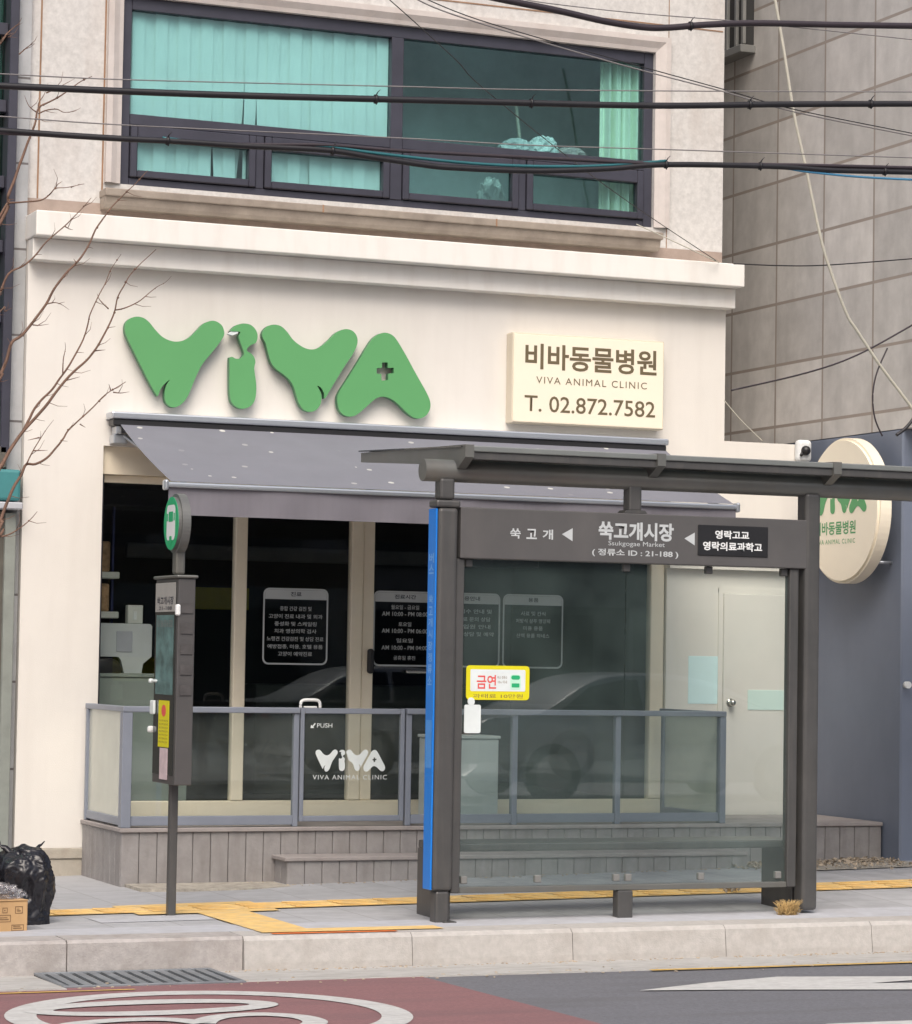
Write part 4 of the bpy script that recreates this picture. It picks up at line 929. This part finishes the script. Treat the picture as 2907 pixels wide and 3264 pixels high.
# ------------------------------------------------------------------ bare tree at the left
TW = {
'B1': [(-1.508,3.928),(-1.465,4.053),(-1.466,4.090),(-1.429,4.190),(-1.383,4.328),(-1.349,4.428),(-1.320,4.522),(-1.301,4.603),(-1.243,4.639),(-1.182,4.681),(-1.127,4.723),(-1.060,4.779),(-0.998,4.812)] ,
'B1a': [(-1.301,4.603),(-1.298,4.634),(-1.269,4.686),(-1.249,4.752)] ,
'B1b': [(-1.303,4.569),(-1.254,4.595),(-1.199,4.606),(-1.161,4.591),(-1.118,4.595),(-1.081,4.611)] ,
'B1c': [(-1.269,4.686),(-1.202,4.722),(-1.110,4.780)] ,
'B1d': [(-1.316,4.577),(-1.359,4.610),(-1.389,4.668)] ,
'B2': [(-1.491,4.003),(-1.465,4.048),(-1.389,4.060),(-1.285,4.080),(-1.230,4.115),(-1.197,4.151),(-1.132,4.159),(-1.036,4.188)] ,
'B2a': [(-1.197,4.151),(-1.179,4.180),(-1.152,4.200)] ,
'B3': [(-1.498,3.042),(-1.486,3.073),(-1.452,3.165),(-1.424,3.263),(-1.370,3.308),(-1.311,3.379),(-1.233,3.493),(-1.180,3.593),(-1.120,3.676),(-1.060,3.742),(-0.994,3.838),(-0.952,3.933),(-0.904,4.010),(-0.855,4.082),(-0.806,4.135),(-0.769,4.175),(-0.713,4.230),(-0.645,4.309)] ,
'B3a': [(-1.233,3.493),(-1.190,3.504),(-1.153,3.498),(-1.103,3.470)] ,
'B3b': [(-1.310,3.369),(-1.273,3.369),(-1.218,3.381)] ,
'B3c': [(-1.060,3.742),(-1.079,3.765)] ,
'B4': [(-1.515,3.511),(-1.498,3.548),(-1.464,3.629),(-1.434,3.667),(-1.374,3.702),(-1.302,3.767),(-1.242,3.845),(-1.139,3.944),(-1.079,4.009),(-1.024,4.075),(-0.994,4.111)] ,
'B4a': [(-1.133,3.947),(-1.108,3.934),(-1.083,3.929)] ,
'B5': [(-1.485,2.542),(-1.473,2.560),(-1.427,2.652),(-1.380,2.726),(-1.339,2.782),(-1.285,2.845),(-1.219,2.923),(-1.178,2.986),(-1.118,3.068),(-1.058,3.132),(-0.997,3.190),(-0.942,3.260),(-0.900,3.336),(-0.859,3.424),(-0.838,3.484),(-0.824,3.555),(-0.788,3.631),(-0.758,3.689),(-0.696,3.761),(-0.609,3.847)] ,
'B5a': [(-0.838,3.484),(-0.785,3.496),(-0.704,3.538),(-0.648,3.585),(-0.592,3.632),(-0.546,3.662),(-0.510,3.701)] ,
'B5b': [(-1.118,3.068),(-1.020,3.098)] ,
'B5c': [(-0.942,3.248),(-0.883,3.258)] ,
'B6': [(-1.339,2.782),(-1.310,2.844),(-1.286,2.894),(-1.239,2.959),(-1.179,3.022),(-1.137,3.085),(-1.089,3.155),(-1.042,3.236),(-1.006,3.312),(-0.980,3.399),(-0.966,3.461),(-0.924,3.555),(-0.882,3.637),(-0.859,3.700),(-0.841,3.738),(-0.792,3.816)] ,
'B6a': [(-1.134,3.098),(-1.133,3.183),(-1.122,3.244),(-1.126,3.280)] ,
'B6b': [(-0.857,3.498),(-0.912,3.544),(-0.931,3.579)] ,
'B7': [(-1.477,2.206),(-1.465,2.249),(-1.432,2.358),(-1.392,2.455),(-1.351,2.529),(-1.322,2.587),(-1.267,2.593),(-1.200,2.632),(-1.152,2.688),(-1.110,2.745),(-1.081,2.794),(-1.014,2.858),(-0.935,2.931),(-0.868,3.002),(-0.806,3.048),(-0.744,3.088)] ,
'B7a': [(-0.836,3.016),(-0.793,3.015),(-0.742,3.027)] ,
'B7b': [(-0.831,3.034),(-0.844,3.070)] ,
'B7c': [(-1.026,2.827),(-0.994,2.808)] ,
'B8': [(-1.322,2.587),(-1.287,2.664),(-1.252,2.726),(-1.210,2.794),(-1.174,2.845)] ,
'B8a': [(-1.287,2.664),(-1.207,2.671)] ,
'B8b': [(-1.252,2.741),(-1.319,2.723)] ,
'B9': [(-1.476,2.173),(-1.464,2.177),(-1.403,2.197),(-1.343,2.235),(-1.290,2.284),(-1.254,2.328)] ,
'B10': [(-1.539,4.934),(-1.510,4.983),(-1.468,5.033),(-1.432,5.067),(-1.415,5.102)] ,
'B11': [(-1.422,4.897),(-1.386,4.934),(-1.350,4.962),(-1.331,4.964)] ,
'B12': [(-1.534,4.953),(-1.498,4.984),(-1.436,4.987)] ,
'B13': [(-1.507,3.415),(-1.471,3.435),(-1.429,3.462)] ,
}
t = thing('bare_tree', 'leafless young street tree whose thin brown branches reach in from the left', 'tree', (-2.35, -3.6, -.05))
def tz(z): return Vector((-2.35+.10*math.sin(z*1.1), -3.6+.05*math.sin(z*1.7+1), z))
trunk = MB().tube([tz(-.1+.25*k) for k in range(24)], [.062-.0022*k for k in range(24)], 12).build('trunk', M['bark'], t, smooth=True)
g = MB()
MAIN = {'B1': .0088, 'B2': .006, 'B3': .0085, 'B4': .0065, 'B5': .0090, 'B6': .006, 'B7': .0085, 'B9': .006, 'B10': .005, 'B13': .005, 'B12': .003}
rt = random.Random(21)
for k, pts in TW.items():
    big = k in MAIN; r0 = MAIN.get(k, .0032)
    ph = rt.uniform(0, 6); am = rt.uniform(-.10, .10)
    P3 = [(x, -3.6+(.05*math.sin(x*3+ph)*0+ (x+1.5)*am), z) for x, z in pts]
    if big and pts[0][0] < -1.45:
        x0, z0 = pts[0]; d = Vector((pts[1][0]-x0, 0, pts[1][1]-z0)).normalized()
        b0 = tz(max(.8, z0-1.1-.3*rt.random()))
        P3 = [tuple(b0), tuple(b0.lerp(Vector(P3[0])-d*.15, .55)+Vector((0, 0, -.08)))]+P3
    P3 = catmull(P3, 4, False); n_ = len(P3)
    g.tube([(x+.004*noise.noise(Vector((x*9, z*9, ph))), y, z+.004*noise.noise(Vector((z*9, x*9, ph)))) for x, y, z in P3], [r0*(1.35-1.12*(i/(n_-1))) for i in range(n_)], 7)
    # buds and side twiglets
    for i in range(3, n_-2, 5 if big else 4):
        x, y, z = P3[i]
        if x < -1.6: continue
        if rt.random() < .75:
            a = rt.uniform(-.7, 1.5); ln = rt.uniform(.03, .11)
            g.tube([(x, y, z), (x+ln*.5*math.cos(a), y-.02*rt.random(), z+ln*.5*math.sin(a)+.005), (x+ln*math.cos(a+.3), y-.03*rt.random(), z+ln*math.sin(a+.3))], [.0022, .0016, .0008], 5)
        bmesh.ops.create_icosphere(g.bm, subdivisions=1, radius=r0*.75+.0012, matrix=Matrix.Translation((x, y, z)))
g.build('branches', M['bark'], t, smooth=True)

# ------------------------------------------------------------------ overhead cables
CB = {
 'upper thick': (-4.6, 0.0185, 'cable', 'thick black cable crossing the middle of the upper window glass', 'cable', 'overhead cables crossing the street front', [(-1.835,4.499),(-1.756,4.500),(-1.081,4.533),(-0.382,4.574),(0.820,4.655),(2.023,4.739),(2.892,4.826),(3.782,4.910),(4.010,4.931)]),
 'lower main': (-4.6, 0.0165, 'cable', 'thick black cable sagging under the window transom line', 'cable', 'overhead cables crossing the street front', [(-1.829,4.262),(-1.750,4.264),(-1.415,4.269),(-1.075,4.278),(-0.799,4.289),(-0.376,4.298),(0.055,4.314),(0.348,4.297),(0.646,4.280),(0.826,4.279),(1.286,4.300),(1.756,4.350),(2.140,4.406),(2.830,4.453),(3.234,4.463),(3.786,4.497),(4.014,4.508)]),
 'lower second': (-4.6, 0.011, 'cable_pl', 'plum black cable running just above the sagging thick cable', 'cable', 'overhead cables crossing the street front', [(-1.829,4.249),(-1.348,4.268),(-0.799,4.285),(-0.377,4.307),(0.054,4.341),(0.436,4.346),(0.825,4.358),(1.441,4.381),(2.140,4.409),(2.830,4.463),(3.785,4.523),(4.013,4.536)]),
 'teal': (-4.6, 0.009, 'cable_tl', 'thin teal cable lashed along the sagging cable bundle', 'cable', 'overhead cables crossing the street front', [(-0.869,4.300),(-0.376,4.294),(-0.018,4.335),(0.348,4.322),(0.826,4.312),(1.209,4.322),(1.598,4.351),(1.915,4.392),(2.140,4.428)]),
 'blue': (-4.6, 0.007, 'cable_bl', 'thin blue cable under the bundle on the right side', 'cable', 'overhead cables crossing the street front', [(2.140,4.417),(2.830,4.449),(3.065,4.441),(3.406,4.439),(3.786,4.452),(4.014,4.466)]),
 'top': (-4.6, 0.019, 'cable_pl', 'thick black cable dipping in from the top edge of the photo', 'cable', 'overhead cables crossing the street front', [(0.581,5.286),(0.885,5.276),(1.116,5.257),(1.427,5.233),(1.744,5.200),(1.984,5.191),(2.145,5.205),(2.389,5.247),(2.720,5.290),(3.225,5.333),(3.778,5.382),(4.006,5.403)]),
 'w1': (-4.6, 0.0035, 'wire', 'thin steel wire just above the upper thick cable', 'cable', 'overhead cables crossing the street front', [(-1.837,4.559),(-1.757,4.563),(-1.083,4.596),(0.429,4.702),(1.279,4.762),(2.395,4.858),(4.010,5.003)]),
 'w2': (-4.6, 0.0035, 'wire', 'thin steel wire just above the lower cable bundle', 'cable', 'overhead cables crossing the street front', [(-1.831,4.336),(-1.752,4.339),(-1.077,4.352),(0.435,4.416),(1.284,4.446),(2.155,4.495),(3.785,4.584),(4.013,4.597)]),
 'w3': (-4.6, 0.004, 'wire', 'thin slanting wire falling to the right, lower of a close pair', 'cable', 'overhead cables crossing the street front', [(0.507,5.235),(0.811,5.140),(1.747,4.975),(2.510,4.865),(2.977,4.789),(3.784,4.717),(4.012,4.699)]),
 'w4': (-4.6, 0.003, 'cable', 'thin slanting wire falling to the right, upper of a close pair', 'cable', 'overhead cables crossing the street front', [(0.582,5.229),(0.964,5.127),(1.747,4.997),(2.509,4.879),(2.977,4.804),(3.784,4.732),(4.012,4.713)]),
 'w5': (-4.6, 0.003, 'cable', 'thin dark wire slanting steeply down to the right cornice end', 'cable', 'overhead cables crossing the street front', [(0.300,5.255),(0.420,5.184),(0.815,4.893),(0.970,4.757),(1.487,4.417),(1.919,4.163),(2.490,3.862)]),
 'w6': (-4.6, 0.003, 'wire', 'thin pale wire near the top edge right of the window', 'cable', 'overhead cables crossing the street front', [(1.193,5.280),(1.348,5.268),(1.902,5.268),(2.521,5.287),(2.720,5.290)]),
 'rope': (-1.6, 0.011, 'rope', 'pale beige cable hanging slanted in front of grey stone cladding', 'hanging cable', 'overhead cables crossing the street front', [(4.449,6.431),(4.492,6.255),(4.567,5.901),(4.653,5.458),(4.760,5.052),(4.888,4.557),(4.973,4.328),(5.099,4.049),(5.183,3.936),(5.393,3.677),(5.647,3.399),(5.925,3.048)]),
 'dark droop': (-1.6, 0.0065, 'cable_pl', 'dark drooping cable in front of the stone cladding, above blue wall', 'hanging cable', 'overhead cables crossing the street front', [(4.175,3.451),(4.776,3.607),(5.185,3.756),(5.642,4.000),(5.915,4.164)]),
 'w9': (-1.6, 0.0045, 'cable', 'thin dark wire level with the white cornice at right', 'hanging cable', 'overhead cables crossing the street front', [(4.183,4.346),(4.565,4.359),(4.931,4.388),(5.637,4.483),(5.912,4.524)]),
 'pale string': (-0.4, 0.004, 'rope', 'thin pale string slanting down in front of the dark stone corner', 'hanging cable', 'overhead cables crossing the street front', [(4.754,3.504),(4.900,3.360),(5.083,3.213)]),
 'loop': (-1.6, 0.006, 'cable_pl', 'dark cable loop curling down behind the top of the round sign', 'hanging cable', 'overhead cables crossing the street front', [(5.438,3.821),(5.352,3.638),(5.320,3.474),(5.339,3.312),(5.402,3.185)]),
 'stub': (-1.6, 0.012, 'cable', 'thick dark cable end rising from the blue wall top at the right edge', 'hanging cable', 'overhead cables crossing the street front', [(5.519,3.197),(5.606,3.261),(5.731,3.403),(5.920,3.596)]),
 'white line': (-0.3, 0.004, 'rope', 'thin white line from the window corner down to the cornice end', 'hanging cable', 'overhead cables crossing the street front', [(4.052,4.796),(4.384,4.683),(4.750,4.556)]),
}
for name, (Y, r, mk, label, cat, grp, pts) in CB.items():
    a, b_ = pts[0], pts[-1]
    P3 = [(x, Y, z) for x, z in pts]
    if cat == 'cable':
        if name != 'teal' and name != 'blue':
            s0 = (pts[1][1]-a[1])/(pts[1][0]-a[0]); s1 = (b_[1]-pts[-2][1])/(b_[0]-pts[-2][0])
            if a[0] < 1: P3 = [(a[0]-16, Y, a[1]-16*s0*.4), (a[0]-5, Y, a[1]-5*s0*.6)]+P3
            P3 = P3+[(b_[0]+5, Y, b_[1]+5*s1*.6), (b_[0]+16, Y, b_[1]+16*s1*.4+.3)]
    if name == 'w5': P3 = [(0.3, -4.6, 5.255), (0.477, -4.45, 5.222), (1.182, -3.7, 5.103), (1.473, -3.4, 5.026), (2.533, -2.3, 4.878), (3.469, -1.4, 4.747), (4.768, -0.26, 4.564)]; pts = P3; a = None
    t = thing('overhead_cable', label, cat, (P3[len(P3)//2][0], Y, P3[len(P3)//2][2]), grp)
    n0 = len(pts); k0 = 0 if a is None else P3.index((a[0], Y, a[1])); P3 = P3[:k0]+catmull(P3[k0:k0+n0], 8, False)+P3[k0+n0:]
    MB().tube(P3, r, 10).build('sheath', M[mk], t, smooth=True)
    if r > .012:
        for px_ in {'upper thick': (.39, 1.33, 2.65, 3.52), 'lower main': (-.83, .09, 2.14, 2.76, 3.62), 'top': (2.3,)}.get(name, ()):
            q = min(P3, key=lambda p: abs(p[0]-px_)); 
            g = MB().tube([(q[0]-.008, Y, q[2]-.0003), (q[0]+.008, Y, q[2]+.0003)], r*1.38, 12)
            g.tube([(q[0], Y, q[2]+r), (q[0]+.008, Y-.01, q[2]+r+.02), (q[0]+.022, Y-.012, q[2]+r+.034)], [.004, .003, .0015], 5)
            g.tube([(q[0], Y, q[2]-r), (q[0]+.003, Y-.006, q[2]-r-.012)], [.006, .003], 5)
            g.build('cable_tie', M['cable'], t)

# ------------------------------------------------------------------ across the street (seen in the reflections)
t = thing('silver_car', 'silver saloon car parked on the opposite pavement, mirrored in the shelter glass', 'car', (9, -17.2, -.02))
cx0, cy0, cz0 = 6.65, -17.2, -.02      # rear bumper at low x
prof = [(0, .42), (.03, .70), (.10, .90), (.75, .98), (1.35, 1.30), (1.75, 1.41), (2.5, 1.42), (3.05, 1.32), (3.75, 1.0), (4.55, .86), (4.68, .66), (4.70, .40), (4.45, .24), (.25, .24)]
pp = catmull(prof, 5)
g = MB(); lay = []
for y, k in ((-.90, .0), (-.86, .5), (-.70, .9), (0, 1.), (.70, .9), (.86, .5), (.90, .0)):
    ring_ = []
    for x, z in pp:
        zz = z if z < .92 else .92+(z-.92)*(.94+.06*k); yy = y*(1 if z < .92 else 1-.26*(z-.92)/.5)
        ring_.append(g.bm.verts.new((cx0+2.35+(x-2.35)*(.985+.015*k), cy0+yy, cz0+zz)))
    lay.append(ring_)
for a, b_ in zip(lay, lay[1:]):
    for i in range(len(pp)): g.bm.faces.new((a[i], a[(i+1) % len(pp)], b_[(i+1) % len(pp)], b_[i]))
g.bm.faces.new(lay[0][::-1]); g.bm.faces.new(lay[-1]); bmesh.ops.recalc_face_normals(g.bm, faces=g.bm.faces[:])
g.build('body', M['carpaint'], t, smooth=False)
for s_ in (-1, 1):
    for win in ([(1.0, .99), (1.42, 1.27), (1.85, 1.35), (2.02, 1.35), (2.02, .97)], [(2.10, .97), (2.10, 1.35), (2.55, 1.35), (2.98, 1.26), (3.42, .99)]):
        g = MB(); sgn = cy0+s_*.90
        g.bm.faces.new([g.bm.verts.new((cx0+x, cy0+s_*(.905-.26*(max(0, z-.92))/.5*.9), cz0+z)) for x, z in win]); g.build('window', M['carglass'], t)
    for wx in (.92, 3.72):
        g = MB().disc((cx0+wx, cz0+.32), .325, .325, cy0+s_*.91-.10*(s_ > 0)-.0, cy0+s_*.91+.10*(s_ < 0), 'Y', 32, .02); wh = g.build('wheel', M['tyre'], t)
        g = MB().disc((cx0+wx, cz0+.32), .21, .21, cy0+s_*.915, cy0+s_*.92, 'Y', 24)
        g.build('rim', M['steel'], wh)
    bx(cx0-.01, cy0+s_*.66-.14, cz0+.72, cx0+.08, cy0+s_*.66+.14, cz0+.86, .02, 2).build('tail_lamp', M['tail'], t)
t = thing('opposite_building', 'plain grey building row across the street, seen only in reflections', 'building', (6, -35, 0))
g = bx(-40, -40, -.1, 70, -30, 5.6); g.build('wall', M['opp'], t)
for x in range(-38, 68, 3):
    for z in (.3, 3.0):
        bx(x, -30.0, z+.2, x+2.1, -29.94, z+2.1).build('window', M['oppdark'], t)
